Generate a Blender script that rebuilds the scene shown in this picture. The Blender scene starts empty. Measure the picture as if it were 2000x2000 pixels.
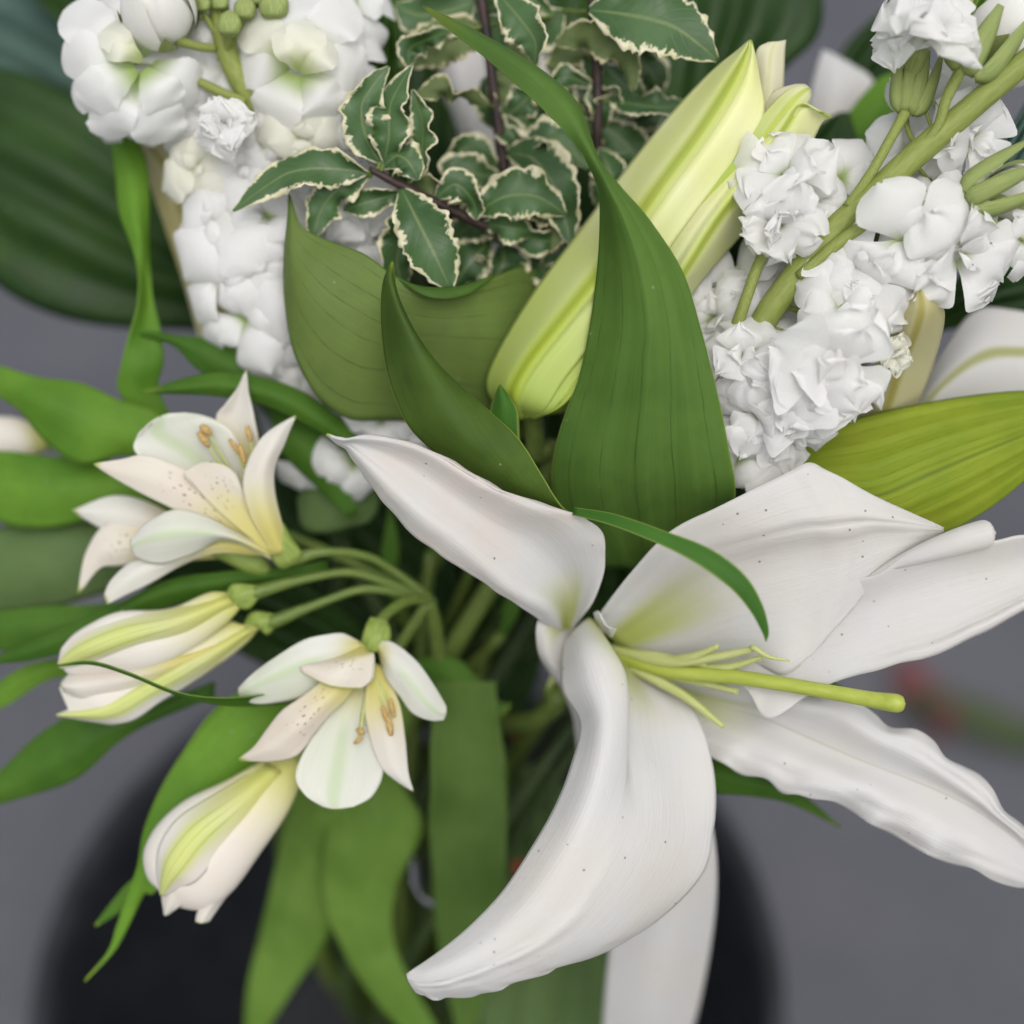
import bpy, math, random
import numpy as np
from mathutils import Vector, Matrix
R = math.radians
rnd = random.Random(7)
scene = bpy.context.scene

# ---------------------------------------------------------------- camera
T = 0.34 / 2 / 0.45            # tan of half the field of view
F0 = 0.45                      # focus distance (m)
PITCH = 50.0
cp, sp = math.cos(R(PITCH)), math.sin(R(PITCH))
FWD = np.array([0, cp, -sp]); UPV = np.array([0, sp, cp]); RGT = np.array([1.0, 0, 0])
RIM_H = 0.33                   # bucket height
_o = 0.75 * FWD + (-(880 / 1000) * T * 0.75) * UPV
CAM = np.array([0.0, 0.0, RIM_H - _o[2]])
cam = bpy.data.cameras.new('camera'); camo = bpy.data.objects.new('camera', cam)
scene.collection.objects.link(camo); scene.camera = camo
camo.location = CAM; camo.rotation_euler = (R(90 - PITCH), 0, 0)
cam.sensor_width = 36; cam.lens = 18 / T; cam.clip_start = 0.01; cam.clip_end = 100
cam.dof.use_dof = True; cam.dof.focus_distance = F0 + 0.006
cam.dof.aperture_fstop = (cam.lens / 1000) / 0.021

# ---------------------------------------------------------------- light: soft bright overcast
SUN_EL, SUN_AZ = 66, 165
w = bpy.data.worlds.new('World'); scene.world = w; w.use_nodes = True
nt = w.node_tree; nt.nodes.clear()
sky = nt.nodes.new('ShaderNodeTexSky'); sky.sky_type = 'NISHITA'; sky.sun_disc = False
sky.sun_elevation = R(SUN_EL); sky.sun_rotation = R(SUN_AZ)
sky.air_density = 1.0; sky.dust_density = 4.0; sky.ozone_density = 1.0
hs = nt.nodes.new('ShaderNodeHueSaturation'); hs.inputs['Saturation'].default_value = 0.28
bg = nt.nodes.new('ShaderNodeBackground'); bg.inputs['Strength'].default_value = 0.15
wo = nt.nodes.new('ShaderNodeOutputWorld')
nt.links.new(sky.outputs[0], hs.inputs['Color']); nt.links.new(hs.outputs[0], bg.inputs['Color']); nt.links.new(bg.outputs[0], wo.inputs['Surface'])
sl = bpy.data.lights.new('sun', 'SUN'); sl.energy = 0.5; sl.angle = R(60); sl.color = (1, 0.97, 0.93)
so = bpy.data.objects.new('sun', sl); scene.collection.objects.link(so)
_sd = Vector((math.sin(R(SUN_AZ)) * math.cos(R(SUN_EL)), math.cos(R(SUN_AZ)) * math.cos(R(SUN_EL)), math.sin(R(SUN_EL))))
so.rotation_euler = _sd.to_track_quat('Z', 'Y').to_euler()
scene.view_settings.view_transform = 'Standard'; scene.view_settings.look = 'None'
scene.view_settings.exposure = 0.40; scene.view_settings.gamma = 1
scene.render.engine = 'CYCLES'
scene.cycles.max_bounces = 6; scene.cycles.diffuse_bounces = 5; scene.cycles.glossy_bounces = 2; scene.cycles.transmission_bounces = 3

# ---------------------------------------------------------------- helpers
COL = scene.collection
def W(a):
    """photo pixel x, y (2000 px wide) and d = cm in front of the focus plane -> world"""
    a = np.asarray(a, float)
    D = F0 - a[..., 2] / 100.0
    X = (a[..., 0] - 1000) / 1000 * T * D
    Y = -(a[..., 1] - 1000) / 1000 * T * D
    return CAM + X[..., None] * RGT + Y[..., None] * UPV + D[..., None] * FWD
def PX(d): return T * (F0 - d / 100) / 1000      # metres in one photo pixel at d

def crs(pts, n):
    """Catmull-Rom through pts (k, ...) resampled at n places"""
    p = np.asarray(pts, float); k = len(p)
    if k == 1: return np.repeat(p, n, 0)
    t = np.linspace(0, k - 1, n); i = np.clip(np.floor(t).astype(int), 0, k - 2); f = (t - i)
    f = f.reshape((-1,) + (1,) * (p.ndim - 1))
    g = np.concatenate([[2 * p[0] - p[1]], p, [2 * p[-1] - p[-2]]])
    a, b, c, d = g[i], g[i + 1], g[i + 2], g[i + 3]
    return 0.5 * (2 * b + (c - a) * f + (2 * a - 5 * b + 4 * c - d) * f ** 2 + (3 * b - a - 3 * c + d) * f ** 3)

def mesh_grid(name, V, closed=False, uvs=None):
    nu, nv = V.shape[:2]
    verts = V.reshape(-1, 3)
    i = np.arange(nu - 1)[:, None]; m = nv if closed else nv - 1
    j = np.arange(m)[None, :]; j2 = (j + 1) % nv
    F = np.stack([i * nv + j, i * nv + j2, (i + 1) * nv + j2, (i + 1) * nv + j], -1).reshape(-1, 4)
    me = bpy.data.meshes.new(name)
    me.from_pydata(verts.tolist(), [], F.tolist())
    uv = me.uv_layers.new(name='UVMap')
    uu = (i / (nu - 1) + 0 * j); vv = (j / m + 0 * i)
    u1 = ((i + 1) / (nu - 1) + 0 * j); v1 = ((j + 1) / m + 0 * i)
    co = np.stack([np.stack([uu, vv], -1), np.stack([uu, v1], -1), np.stack([u1, v1], -1), np.stack([u1, vv], -1)], 2).reshape(-1)
    uv.data.foreach_set('uv', co)
    me.polygons.foreach_set('use_smooth', [True] * len(me.polygons))
    me.update()
    return me

def link(name, me, mat, parent=None, thick=0):
    o = bpy.data.objects.new(name, me); COL.objects.link(o)
    if mat is not None and not me.materials: me.materials.append(mat)
    if parent is not None:
        o.parent = parent; o.matrix_parent_inverse = ROOTINV(parent)
    if thick:
        s = o.modifiers.new('thickness', 'SOLIDIFY'); s.thickness = thick; s.offset = 0
    return o
def ROOTINV(p):
    return Matrix.Identity(4) if p.parent is not None else p.matrix_basis.inverted()
def tag(o, label, cat, group=None, kind=None):
    o['label'] = label; o['category'] = cat
    if group: o['group'] = group
    if kind: o['kind'] = kind
def thing(name, label, cat, loc, group=None):
    o = bpy.data.objects.new(name, None); COL.objects.link(o)
    o.empty_display_size = 0.02
    o.location = Vector(loc); o.matrix_basis = Matrix.Translation(Vector(loc)); tag(o, label, cat, group)
    return o

def noise1(n, k, seed):
    r = np.random.RandomState(seed); return crs(r.uniform(-1, 1, k), n)

def surf(name, rows, mat, parent, nu=44, nv=22, thick=0.0006, ripL=0, ripR=0, ripn=14, ripd=0.0, disp=None, seed=1, ripu=None):
    """sheet lofted through rows of photo points (x, y, d); ripL/ripR = ruffle of the two margins in px, ripd its depth in cm"""
    rr = np.stack([crs(r, nv) for r in rows])
    G = crs(rr, nu)
    U = np.linspace(0, 1, nu)[:, None] + np.zeros((1, nv)); Vv = np.linspace(0, 1, nv)[None, :] + np.zeros((nu, 1))
    ac = G[:, -1, :2] - G[:, 0, :2]; ac = ac / (np.linalg.norm(ac, axis=1, keepdims=True) + 1e-6)
    fade = np.clip(np.sin(np.pi * np.clip(U[:, 0] * 0.97 + 0.02, 0, 1)), 0, 1) ** 0.6
    if ripu: fade = fade * np.clip((U[:, 0] - ripu) * 8, 0, 1)
    for side, amp in ((0, ripL), (1, ripR)):
        if not amp: continue
        wt = np.clip((1 - Vv if side == 0 else Vv) * 2.2 - 1.2, 0, 1) ** 2
        n = noise1(nu, ripn, seed + side * 9) * fade
        n2 = noise1(nu, ripn, seed + 3 + side * 9) * fade
        sgn = 1 if side else -1
        G[..., 0] += wt * (n[:, None] * amp * ac[:, 0:1]) * sgn
        G[..., 1] += wt * (n[:, None] * amp * ac[:, 1:2]) * sgn
        G[..., 2] += wt * n2[:, None] * (ripd or amp * 0.03)
    if disp is not None: G[..., 2] += disp(U, Vv)
    return link(name, mesh_grid(name, W(G)), mat, parent, thick)

def blade(name, cl, mat, parent, nu=36, nv=11, cup=0.0, wave=0, waven=6, thick=0.0005, seed=1, prof=None, jag=0):
    """leaf along a centre line of (x, y, d, width_px, roll_deg); cup = depth of the gutter as share of the width"""
    c = crs(cl, nu)
    t = np.gradient(c[:, :2], axis=0); t /= (np.linalg.norm(t, axis=1, keepdims=True) + 1e-6)
    n = np.stack([-t[:, 1], t[:, 0]], 1)
    s = np.linspace(-1, 1, nv)[None, :]
    wd = np.clip(c[:, 3:4], 0.3, None) / 2
    ro = np.radians(c[:, 4:5])
    pxcm = 0.017
    off = s * wd
    if jag:
        jj = np.stack([noise1(nu, int(nu * 0.7), seed + 40), noise1(nu, int(nu * 0.7), seed + 41)], 1)
        k = np.where(s < 0, jj[:, 0:1], jj[:, 1:2])
        off = off * (1 + jag * k * (np.abs(s) ** 6))
    h = (np.abs(s) ** 1.6) * wd * cup * pxcm
    if wave:
        wl = noise1(nu, waven, seed)[:, None]; wr = noise1(nu, waven, seed + 5)[:, None]
        h = h + np.where(s < 0, wl, wr) * (s ** 2) * wave * wd * pxcm
    lat = off * np.cos(ro) - h * np.sin(ro) / pxcm
    dep = off * np.sin(ro) * pxcm + h * np.cos(ro)
    G = np.zeros((nu, nv, 3))
    G[..., 0] = c[:, 0:1] + n[:, 0:1] * lat; G[..., 1] = c[:, 1:2] + n[:, 1:2] * lat; G[..., 2] = c[:, 2:3] + dep
    return link(name, mesh_grid(name, W(G)), mat, parent, thick)

def tube_w(name, pts, rad, mat, parent, n=12, seg=40, cap=True):
    """tube through world points with radii"""
    c = crs(pts, seg); r = crs(np.asarray(rad, float)[:, None], seg)[:, 0]
    t = np.gradient(c, axis=0); t /= (np.linalg.norm(t, axis=1, keepdims=True) + 1e-9)
    ref = np.array([0.31, 0.17, 0.93]); a = np.cross(t, ref); a /= np.linalg.norm(a, axis=1, keepdims=True); b = np.cross(t, a)
    th = np.linspace(0, 2 * np.pi, n, endpoint=False)
    if cap:
        c = np.concatenate([c[:1] - t[:1] * r[0] * .4, c[:1], c, c[-1:], c[-1:] + t[-1:] * r[-1] * .5])
        a = np.concatenate([a[:1]] * 2 + [a] + [a[-1:]] * 2); b = np.concatenate([b[:1]] * 2 + [b] + [b[-1:]] * 2)
        r = np.concatenate([[r[0] * .02, r[0] * .8], r, [r[-1] * .8, r[-1] * .02]])
    V = c[:, None, :] + r[:, None, None] * (np.cos(th)[None, :, None] * a[:, None, :] + np.sin(th)[None, :, None] * b[:, None, :])
    return link(name, mesh_grid(name, V, closed=True), mat, parent)
def tube(name, pts, mat, parent, **k):
    """photo points (x, y, d, radius_px)"""
    p = np.asarray(pts, float); return tube_w(name, W(p[:, :3]), [q[3] * PX(q[2]) for q in pts], mat, parent, **k)

def body(name, rows, mat, parent, nu=40, nv=24, ratio=0.9, groove=0, gn=3, gph=0.0, pw=1.0):
    """closed plump body (bud, calyx): rows of (xl, yl, xr, yr, d)"""
    r = crs(rows, nu)
    th = np.linspace(0, 2 * np.pi, nv, endpoint=False)
    cx, cy = (r[:, 0] + r[:, 2]) / 2, (r[:, 1] + r[:, 3]) / 2
    hx, hy = (r[:, 2] - r[:, 0]) / 2, (r[:, 3] - r[:, 1]) / 2
    hw = np.hypot(hx, hy)
    k = 1 - groove * (0.5 + 0.5 * np.cos(gn * th + gph)) ** 3
    G = np.zeros((nu, nv, 3))
    G[..., 0] = cx[:, None] - hx[:, None] * np.cos(th) * k; G[..., 1] = cy[:, None] - hy[:, None] * np.cos(th) * k
    G[..., 2] = r[:, 4:5] + hw[:, None] * np.sin(th) * ratio * 0.017 * k
    return link(name, mesh_grid(name, W(G), closed=True), mat, parent)

# bucket axis: every cut stem runs down into it
RIMC = W((800, 1880, -30)); AX = RIMC[:2]
def stem(parent, start, mat, r0=3.0, r1=3.6, via=None, seed=0, n=10):
    """stem from photo point(s) down through the neck of the bunch to the bucket's bottom; radii in mm"""
    q = random.Random(seed)
    a = q.uniform(0, 6.28); rr = q.uniform(.02, .06)
    p = [W(s[:3]) for s in (start if isinstance(start[0], (tuple, list)) else [start])]
    if via: p += [W(v) for v in via]
    neck = np.array([AX[0] + rr * math.cos(a), AX[1] + rr * math.sin(a), RIM_H + 0.10])
    low = np.array([AX[0] - rr * 1.6 * math.cos(a), AX[1] - rr * 1.6 * math.sin(a), 0.012])
    if p[-1][2] < neck[2] + .03: neck = p[-1] * .45 + low * .55
    pts = p + [neck, low]
    k = len(pts)
    return tube_w('stem', pts, [(r0 + (r1 - r0) * i / (k - 1)) / 1000 for i in range(k)], mat, parent, n=n, seg=44)

# ---------------------------------------------------------------- materials
class G:
    def __init__(s, name):
        s.m = bpy.data.materials.new(name); s.m.use_nodes = True; s.t = s.m.node_tree; s.t.nodes.clear()
        s.out = s.n('ShaderNodeOutputMaterial')
    def n(s, ty, **k):
        x = s.t.nodes.new(ty)
        for a, b in k.items(): setattr(x, a, b)
        return x
    def put(s, sock, v):
        if v is None: return
        if isinstance(v, bpy.types.NodeSocket): s.t.links.new(v, sock)
        else:
            if sock.type == 'RGBA' and len(v) == 3: v = (*v, 1)
            sock.default_value = v
    def math(s, op, a, b=None, c=None, clamp=False):
        x = s.n('ShaderNodeMath', operation=op, use_clamp=clamp); s.put(x.inputs[0], a); s.put(x.inputs[1], b)
        if c is not None: s.put(x.inputs[2], c)
        return x.outputs[0]
    def mix(s, f, a, b, blend='MIX'):
        x = s.n('ShaderNodeMix', data_type='RGBA', blend_type=blend); s.put(x.inputs[0], f); s.put(x.inputs[6], a); s.put(x.inputs[7], b); return x.outputs[2]
    def mapr(s, v, a, b, c=0.0, d=1.0, smooth=True):
        x = s.n('ShaderNodeMapRange', interpolation_type='SMOOTHSTEP' if smooth else 'LINEAR')
        s.put(x.inputs[0], v); x.inputs[1].default_value = a; x.inputs[2].default_value = b; x.inputs[3].default_value = c; x.inputs[4].default_value = d
        return x.outputs[0]
    def uv(s):
        x = s.n('ShaderNodeUVMap'); sp_ = s.n('ShaderNodeSeparateXYZ'); s.t.links.new(x.outputs[0], sp_.inputs[0]); return sp_.outputs[0], sp_.outputs[1]
    def vec(s, x, y, z=0.0):
        c = s.n('ShaderNodeCombineXYZ'); s.put(c.inputs[0], x); s.put(c.inputs[1], y); s.put(c.inputs[2], z); return c.outputs[0]
    def noise(s, scale, vec=None, detail=3.0, rough=.55, dist=0.0):
        x = s.n('ShaderNodeTexNoise'); x.inputs['Scale'].default_value = scale; x.inputs['Detail'].default_value = detail
        x.inputs['Roughness'].default_value = rough; x.inputs['Distortion'].default_value = dist
        if vec is None: vec = s.n('ShaderNodeTexCoord').outputs['Object']
        s.put(x.inputs['Vector'], vec); return x.outputs[0]
    def voro(s, scale, vec=None):
        x = s.n('ShaderNodeTexVoronoi'); x.inputs['Scale'].default_value = scale
        if vec is None: vec = s.n('ShaderNodeTexCoord').outputs['Object']
        s.put(x.inputs['Vector'], vec); return x.outputs['Distance'], x.outputs['Color']
    def bump(s, h, strength=.3, dist=.001):
        x = s.n('ShaderNodeBump'); x.inputs['Strength'].default_value = strength; x.inputs['Distance'].default_value = dist; s.put(x.inputs['Height'], h); return x.outputs[0]
    def sheet(s, col, rough=.5, trans=.3, tcol=None, nrm=None, spec=.4):
        b = s.n('ShaderNodeBsdfPrincipled'); s.put(b.inputs['Base Color'], col); s.put(b.inputs['Roughness'], rough); b.inputs['Specular IOR Level'].default_value = spec
        if nrm is not None: s.put(b.inputs['Normal'], nrm)
        if trans:
            t = s.n('ShaderNodeBsdfTranslucent'); s.put(t.inputs['Color'], tcol if tcol is not None else col)
            if nrm is not None: s.put(t.inputs['Normal'], nrm)
            mx = s.n('ShaderNodeMixShader'); s.put(mx.inputs[0], trans); s.t.links.new(b.outputs[0], mx.inputs[1]); s.t.links.new(t.outputs[0], mx.inputs[2])
            s.t.links.new(mx.outputs[0], s.out.inputs[0])
        else: s.t.links.new(b.outputs[0], s.out.inputs[0])
        return s.m
    def dots(s, scale, size, keep, vec=None):
        d, c = s.voro(scale, vec)
        sx = s.n('ShaderNodeSeparateColor'); s.t.links.new(c, sx.inputs[0])
        return s.math('MULTIPLY', s.mapr(d, size, size * .6, 0, 1), s.math('GREATER_THAN', sx.outputs[0], 1 - keep))

def leaf_mat(name, c1, c2, nv=9, vein=.5, edge=None, edgew=.012, rough=.55, trans=.24, spec=.22, veinc=None, wob=.02, tip=None, mid=None, fine=60, vw=.045):
    g = G(name); u, v = g.uv()
    nz = g.noise(28, detail=2); n2 = g.noise(160, detail=2)
    col = g.mix(g.mapr(nz, .35, .68), c1, c2)
    col = g.mix(g.math('MULTIPLY', g.mapr(n2, .45, .75), .22), col, tuple(x * .6 for x in c1))
    # long parallel veins gathered to the tip
    wv = g.math('ADD', v, g.math('MULTIPLY', g.math('SUBTRACT', g.noise(3.5, g.vec(g.math('MULTIPLY', u, 1.6), v)), .5), wob))
    fr = g.math('FRACT', g.math('MULTIPLY', wv, float(nv)))
    d = g.math('ABSOLUTE', g.math('SUBTRACT', fr, .5))
    brk = g.mapr(g.noise(9, g.vec(g.math('MULTIPLY', u, 2.5), g.math('MULTIPLY', v, 5.0))), .40, .58, .25, 1)
    line = g.math('MULTIPLY', g.mapr(d, vw, vw * .2), brk)
    fl = g.noise(1, g.vec(g.math('MULTIPLY', u, 3.0), g.math('MULTIPLY', v, float(fine))), detail=2)
    col = g.mix(g.math('MULTIPLY', line, vein), col, veinc or tuple(x * .35 for x in c1))
    col = g.mix(g.math('MULTIPLY', g.mapr(fl, .4, .7), .16), col, tuple(min(1, x * 1.5 + .005) for x in c2))
    nb = g.noise(9, detail=1); col = g.mix(g.math('MULTIPLY', g.mapr(nb, .42, .66), .28), col, (c2[0] * 1.30, c2[1] * 1.32, c2[2] * 1.2))
    if mid:
        dm = g.math('ABSOLUTE', g.math('SUBTRACT', wv, .5)); col = g.mix(g.math('MULTIPLY', g.mapr(dm, .03, .004), .7), col, mid)
    if tip: col = g.mix(g.mapr(u, .90, 1.0), col, tip)
    if edge:
        e = g.math('MINIMUM', v, g.math('SUBTRACT', 1.0, v)); col = g.mix(g.mapr(e, edgew, edgew * .4), col, edge)
    fleck = g.dots(260, .16, .05)
    col = g.mix(g.math('MULTIPLY', fleck, .6), col, (.30, .34, .22))
    h = g.math('ADD', g.math('MULTIPLY', line, -1.0), g.math('ADD', g.math('MULTIPLY', fl, .5), g.math('MULTIPLY', n2, .35)))
    tc = g.mix(.5, col, (c2[0] * 2.6, c2[1] * 2.4, c2[2] * 1.0))
    return g.sheet(col, g.mapr(nz, .3, .7, rough - .06, rough + .1), trans, tc, g.bump(h, .32, .0006), spec)

def petal_mat(name, base=(.79, .785, .775), warm=(.80, .765, .72), throat=(.50, .56, .10), t0=.02, t1=.26, tw=.30, mid=None, midw=.05, midr=(0, 1), spots=None, specks=True, trans=.46, tipc=None, tip0=.93, fine=70, rough=.5, yellow=None, side=None, bmp=.22, veins=.10, tcol=(.90, .87, .80), vcol=(.60, .59, .53)):
    g = G(name); u, v = g.uv()
    nz = g.noise(22, detail=2); n2 = g.noise(210, detail=2)
    col = g.mix(g.mapr(nz, .38, .7, 0, .85), base, warm)
    fl = g.noise(1, g.vec(g.math('MULTIPLY', u, 2.2), g.math('MULTIPLY', v, float(fine))), detail=2)
    col = g.mix(g.math('MULTIPLY', g.mapr(fl, .45, .72), veins), col, vcol)
    dm = g.math('ABSOLUTE', g.math('SUBTRACT', v, .5))
    if yellow: col = g.mix(g.mapr(u, yellow[0], yellow[1], 1, 0), col, yellow[2])
    thr = g.math('MULTIPLY', g.mapr(u, t0, t1, 1, 0), g.mapr(dm, tw * .35, tw, 1, 0)); col = g.mix(g.math('MULTIPLY', thr, .9), col, throat)
    if mid:
        f = g.math('MULTIPLY', g.mapr(dm, midw, midw * .15), g.math('MULTIPLY', g.mapr(u, midr[0], midr[0] + .15), g.mapr(u, midr[1] - .1, midr[1], 1, 0)))
        col = g.mix(g.math('MULTIPLY', f, .8), col, mid)
    if side:   # paired stripes either side of the midrib
        for o in side[0]:
            ds = g.math('ABSOLUTE', g.math('SUBTRACT', g.math('ADD', v, g.math('MULTIPLY', g.math('SUBTRACT', u, .6), (.5 - o) * .35)), o))
            col = g.mix(g.math('MULTIPLY', g.mapr(ds, .034, .008), g.math('MULTIPLY', g.mapr(u, .15, .4), .95)), col, side[1])
        col = g.mix(g.math('MULTIPLY', g.mapr(dm, .40, .12), g.math('MULTIPLY', g.mapr(u, .1, .45), .85)), col, side[2])
    if tipc: col = g.mix(g.mapr(u, tip0, min(1.0, tip0 + .06)), col, tipc)
    if spots:
        d = g.dots(1.0, .34, .6, g.vec(g.math('MULTIPLY', u, spots[2]), g.math('MULTIPLY', v, spots[3])))
        zone = g.math('MULTIPLY', g.mapr(u, spots[0] - .04, spots[0], 0, 1), g.mapr(u, spots[1], spots[1] + .05, 1, 0))
        zone = g.math('MULTIPLY', zone, g.mapr(dm, .22, .34, 1, 0))
        col = g.mix(g.math('MULTIPLY', g.math('MULTIPLY', d, zone), .75), col, (.17, .065, .035))
    if specks:
        k = g.dots(210, .11, .28); col = g.mix(g.math('MULTIPLY', g.math('MULTIPLY', k, g.mapr(nz, .36, .58, .0, .95)), .9), col, (.09, .06, .05))
    h = g.math('ADD', g.math('MULTIPLY', fl, .6), g.math('MULTIPLY', n2, .5))
    return g.sheet(col, rough, trans, g.mix(.5, col, tcol), g.bump(h, bmp, .0006), .35)

def plain(name, c1, c2, scale=120, rough=.5, trans=0, bump=.2, spec=.4, stretch=None):
    g = G(name)
    vec = None
    if stretch: u, v = g.uv(); vec = g.vec(g.math('MULTIPLY', u, stretch[0]), g.math('MULTIPLY', v, stretch[1])); scale = 1
    n = g.noise(scale, vec, detail=4); col = g.mix(g.mapr(n, .3, .7), c1, c2)
    return g.sheet(col, rough, trans, None, g.bump(n, bump, .0006), spec)

M = {}
M['lily'] = petal_mat('lily_petal', bmp=.6, veins=.2, vcol=(.70, .69, .645))
M['lily_cup'] = petal_mat('lily_petal_cupped', warm=(.80, .73, .675), t1=.2, tipc=(.42, .50, .08), tip0=.955, bmp=.6, veins=.2, vcol=(.70, .68, .63))
M['lily_mid'] = petal_mat('lily_petal_midrib', mid=(.60, .57, .46), midw=.02, midr=(0, .95), bmp=.6, veins=.2, vcol=(.70, .69, .645))
M['lily_back'] = petal_mat('lily_petal_green_midrib', mid=(.36, .38, .04), midw=.10, midr=(-.2, 1.2), specks=False)
M['lily_yellow'] = petal_mat('lily_petal_yellowing', base=(.70, .66, .38), warm=(.62, .56, .22), mid=(.38, .34, .04), midw=.12, midr=(-.2, 1.1), specks=False)
M['stock'] = petal_mat('stock_petal', base=(.93, .93, .92), warm=(.92, .90, .87), throat=(.30, .46, .03), t0=.02, t1=.34, tw=1.2, specks=False, fine=30, trans=.5, rough=.6, bmp=.35, veins=.12, tcol=(.96, .95, .90), vcol=(.80, .80, .76))
M['stock_cream'] = petal_mat('stock_petal_cream', base=(.90, .90, .80), warm=(.88, .86, .70), throat=(.50, .60, .16), t0=.0, t1=.4, tw=.9, specks=False, fine=30, trans=.5, rough=.6, bmp=.35, veins=.12, tcol=(.96, .95, .90), vcol=(.80, .80, .76))
M['stock_bud'] = petal_mat('stock_bud_petal', base=(.90, .90, .86), warm=(.90, .86, .74), throat=(.45, .55, .12), t0=.0, t1=.5, tw=1.2, specks=False, fine=24, trans=.12, rough=.6, bmp=.35, veins=.12, vcol=(.80, .80, .70))
GS = (.34, .44, .06)
M['alst'] = petal_mat('alstroemeria_petal', base=(.78, .765, .70), warm=(.79, .71, .62), throat=(.66, .60, .16), t0=.05, t1=.40, tw=.6, tipc=(.46, .55, .18), tip0=.95, specks=False, fine=34, bmp=.35, veins=.25, trans=.34, yellow=(.08, .5, (.74, .68, .34)))
M['alst_green'] = petal_mat('alstroemeria_petal_green_flush', base=(.78, .775, .72), warm=(.74, .77, .64), throat=(.66, .60, .16), t0=.0, t1=.30, tw=.6, mid=(.58, .67, .45), midw=.16, midr=(.2, 1.1), specks=False, fine=34, bmp=.35, veins=.25, trans=.34)
M['alst_spot'] = petal_mat('alstroemeria_petal_spotted', base=(.79, .745, .65), warm=(.79, .70, .60), throat=(.68, .62, .18), t0=.0, t1=.5, tw=.7, tipc=(.46, .55, .14), tip0=.93, spots=(.22, .52, 26, 13), specks=False, fine=34, bmp=.35, veins=.25, trans=.34, yellow=(.05, .4, (.74, .67, .33)))
M['alst_bud'] = petal_mat('alstroemeria_bud', base=(.79, .765, .71), warm=(.79, .71, .62), throat=(.60, .62, .12), t0=.05, t1=.55, tw=.9, side=((.33, .5, .67), (.22, .34, .03), (.62, .68, .18)), specks=False, fine=40, trans=.25)
M['alst_bud_plain'] = petal_mat('alstroemeria_bud_body', base=(.79, .755, .68), warm=(.79, .70, .60), throat=(.60, .60, .14), t0=.05, t1=.5, tw=.9, specks=False, fine=40, trans=.2)
M['bud'] = petal_mat('lily_bud_tepal', base=(.80, .80, .46), warm=(.70, .75, .25), throat=(.34, .48, .05), t0=.0, t1=.75, tw=1.2, mid=(.40, .50, .03), midw=.16, midr=(-.3, 1.02), specks=False, fine=50, trans=.2, rough=.42, tipc=(.34, .46, .05), tip0=.96)
M['bud_tip'] = petal_mat('lily_bud_inner_tip', base=(.74, .72, .52), warm=(.72, .69, .45), throat=(.6, .6, .2), mid=(.6, .6, .3), midw=.1, specks=False, trans=.25)
M['leaf'] = leaf_mat('lily_leaf', (0.057, 0.125, 0.019), (0.088, 0.170, 0.028), nv=5, vein=.6, wob=.05, vw=.03, edge=(.20, .30, .05), edgew=.010, tip=(.12, .17, .02))
M['leaf_under'] = leaf_mat('lily_leaf_underside', (0.101, 0.155, 0.034), (0.135, 0.196, 0.046), nv=6, vein=.65, edge=(.06, .10, .02), edgew=.006, rough=.55, tip=(.08, .12, .02))
M['leaf_front'] = leaf_mat('lily_leaf_front', (0.050, 0.094, 0.013), (0.073, 0.131, 0.017), nv=12, vein=.12, edge=(.26, .36, .06), edgew=.016, tip=(.20, .24, .02))
M['leaf_thin'] = leaf_mat('lily_leaf_thin', (0.037, 0.119, 0.013), (0.062, 0.169, 0.021), nv=7, vein=.6, edge=(.26, .36, .08), edgew=.10, tip=(.10, .16, .02))
M['leaf_lime'] = leaf_mat('lily_leaf_lime', (0.203, 0.290, 0.020), (0.290, 0.351, 0.030), nv=17, vein=.55, edge=(.10, .17, .03), edgew=.012, veinc=(.085, .14, .015), mid=(.14, .20, .02), trans=.35, vw=.10, wob=.012)
M['leaf_fresh'] = leaf_mat('alstroemeria_leaf', (0.075, 0.188, 0.014), (0.128, 0.262, 0.025), nv=9, vein=.3, edge=(.16, .27, .04), edgew=.02, tip=(.20, .28, .03))
M['leaf_mid'] = leaf_mat('alstroemeria_leaf_dark', (0.041, 0.115, 0.010), (0.074, 0.169, 0.018), nv=9, vein=.3, edge=(.12, .22, .03), edgew=.02, tip=(.16, .25, .03))
M['leaf_pale'] = leaf_mat('alstroemeria_leaf_pale', (.095, .185, .024), (.150, .260, .045), nv=9, vein=.2, rough=.6)
M['leaf_soft'] = leaf_mat('lily_leaf_soft', (.068, .130, .022), (.100, .172, .036), nv=9, vein=.3, rough=.6)
M['leaf_blue'] = leaf_mat('alstroemeria_leaf_underside', (0.086, 0.144, 0.047), (0.121, 0.190, 0.065), nv=9, vein=.2, rough=.6)
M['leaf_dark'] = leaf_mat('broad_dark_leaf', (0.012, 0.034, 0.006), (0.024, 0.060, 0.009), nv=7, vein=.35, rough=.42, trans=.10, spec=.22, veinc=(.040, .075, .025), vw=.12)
M['leaf_dull'] = leaf_mat('withered_leaf', (.045, .065, .028), (.060, .080, .035), nv=5, vein=.2, rough=.7, trans=.1)
M['leaf_teal'] = leaf_mat('eucalyptus_leaf', (.055, .105, .085), (.085, .145, .115), nv=3, vein=.1, rough=.6, trans=.1)
M['stem'] = plain('green_stem', (.085, .135, .022), (.135, .185, .035), rough=.5, stretch=(14, 9), trans=.0)
M['stem_stock'] = plain('stock_stem', (.175, .225, .045), (.245, .275, .065), rough=.6, stretch=(26, 14), bump=.5)
M['stem_dark'] = plain('dark_green_stem', (.030, .055, .014), (.055, .085, .022), rough=.5, stretch=(14, 9))
M['twig'] = plain('dark_twig', (.018, .011, .010), (.045, .022, .018), rough=.5, scale=260, bump=.5)
M['calyx'] = plain('stock_calyx', (.20, .27, .07), (.33, .38, .13), rough=.65, stretch=(4, 40), bump=.5, trans=.1)
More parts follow.
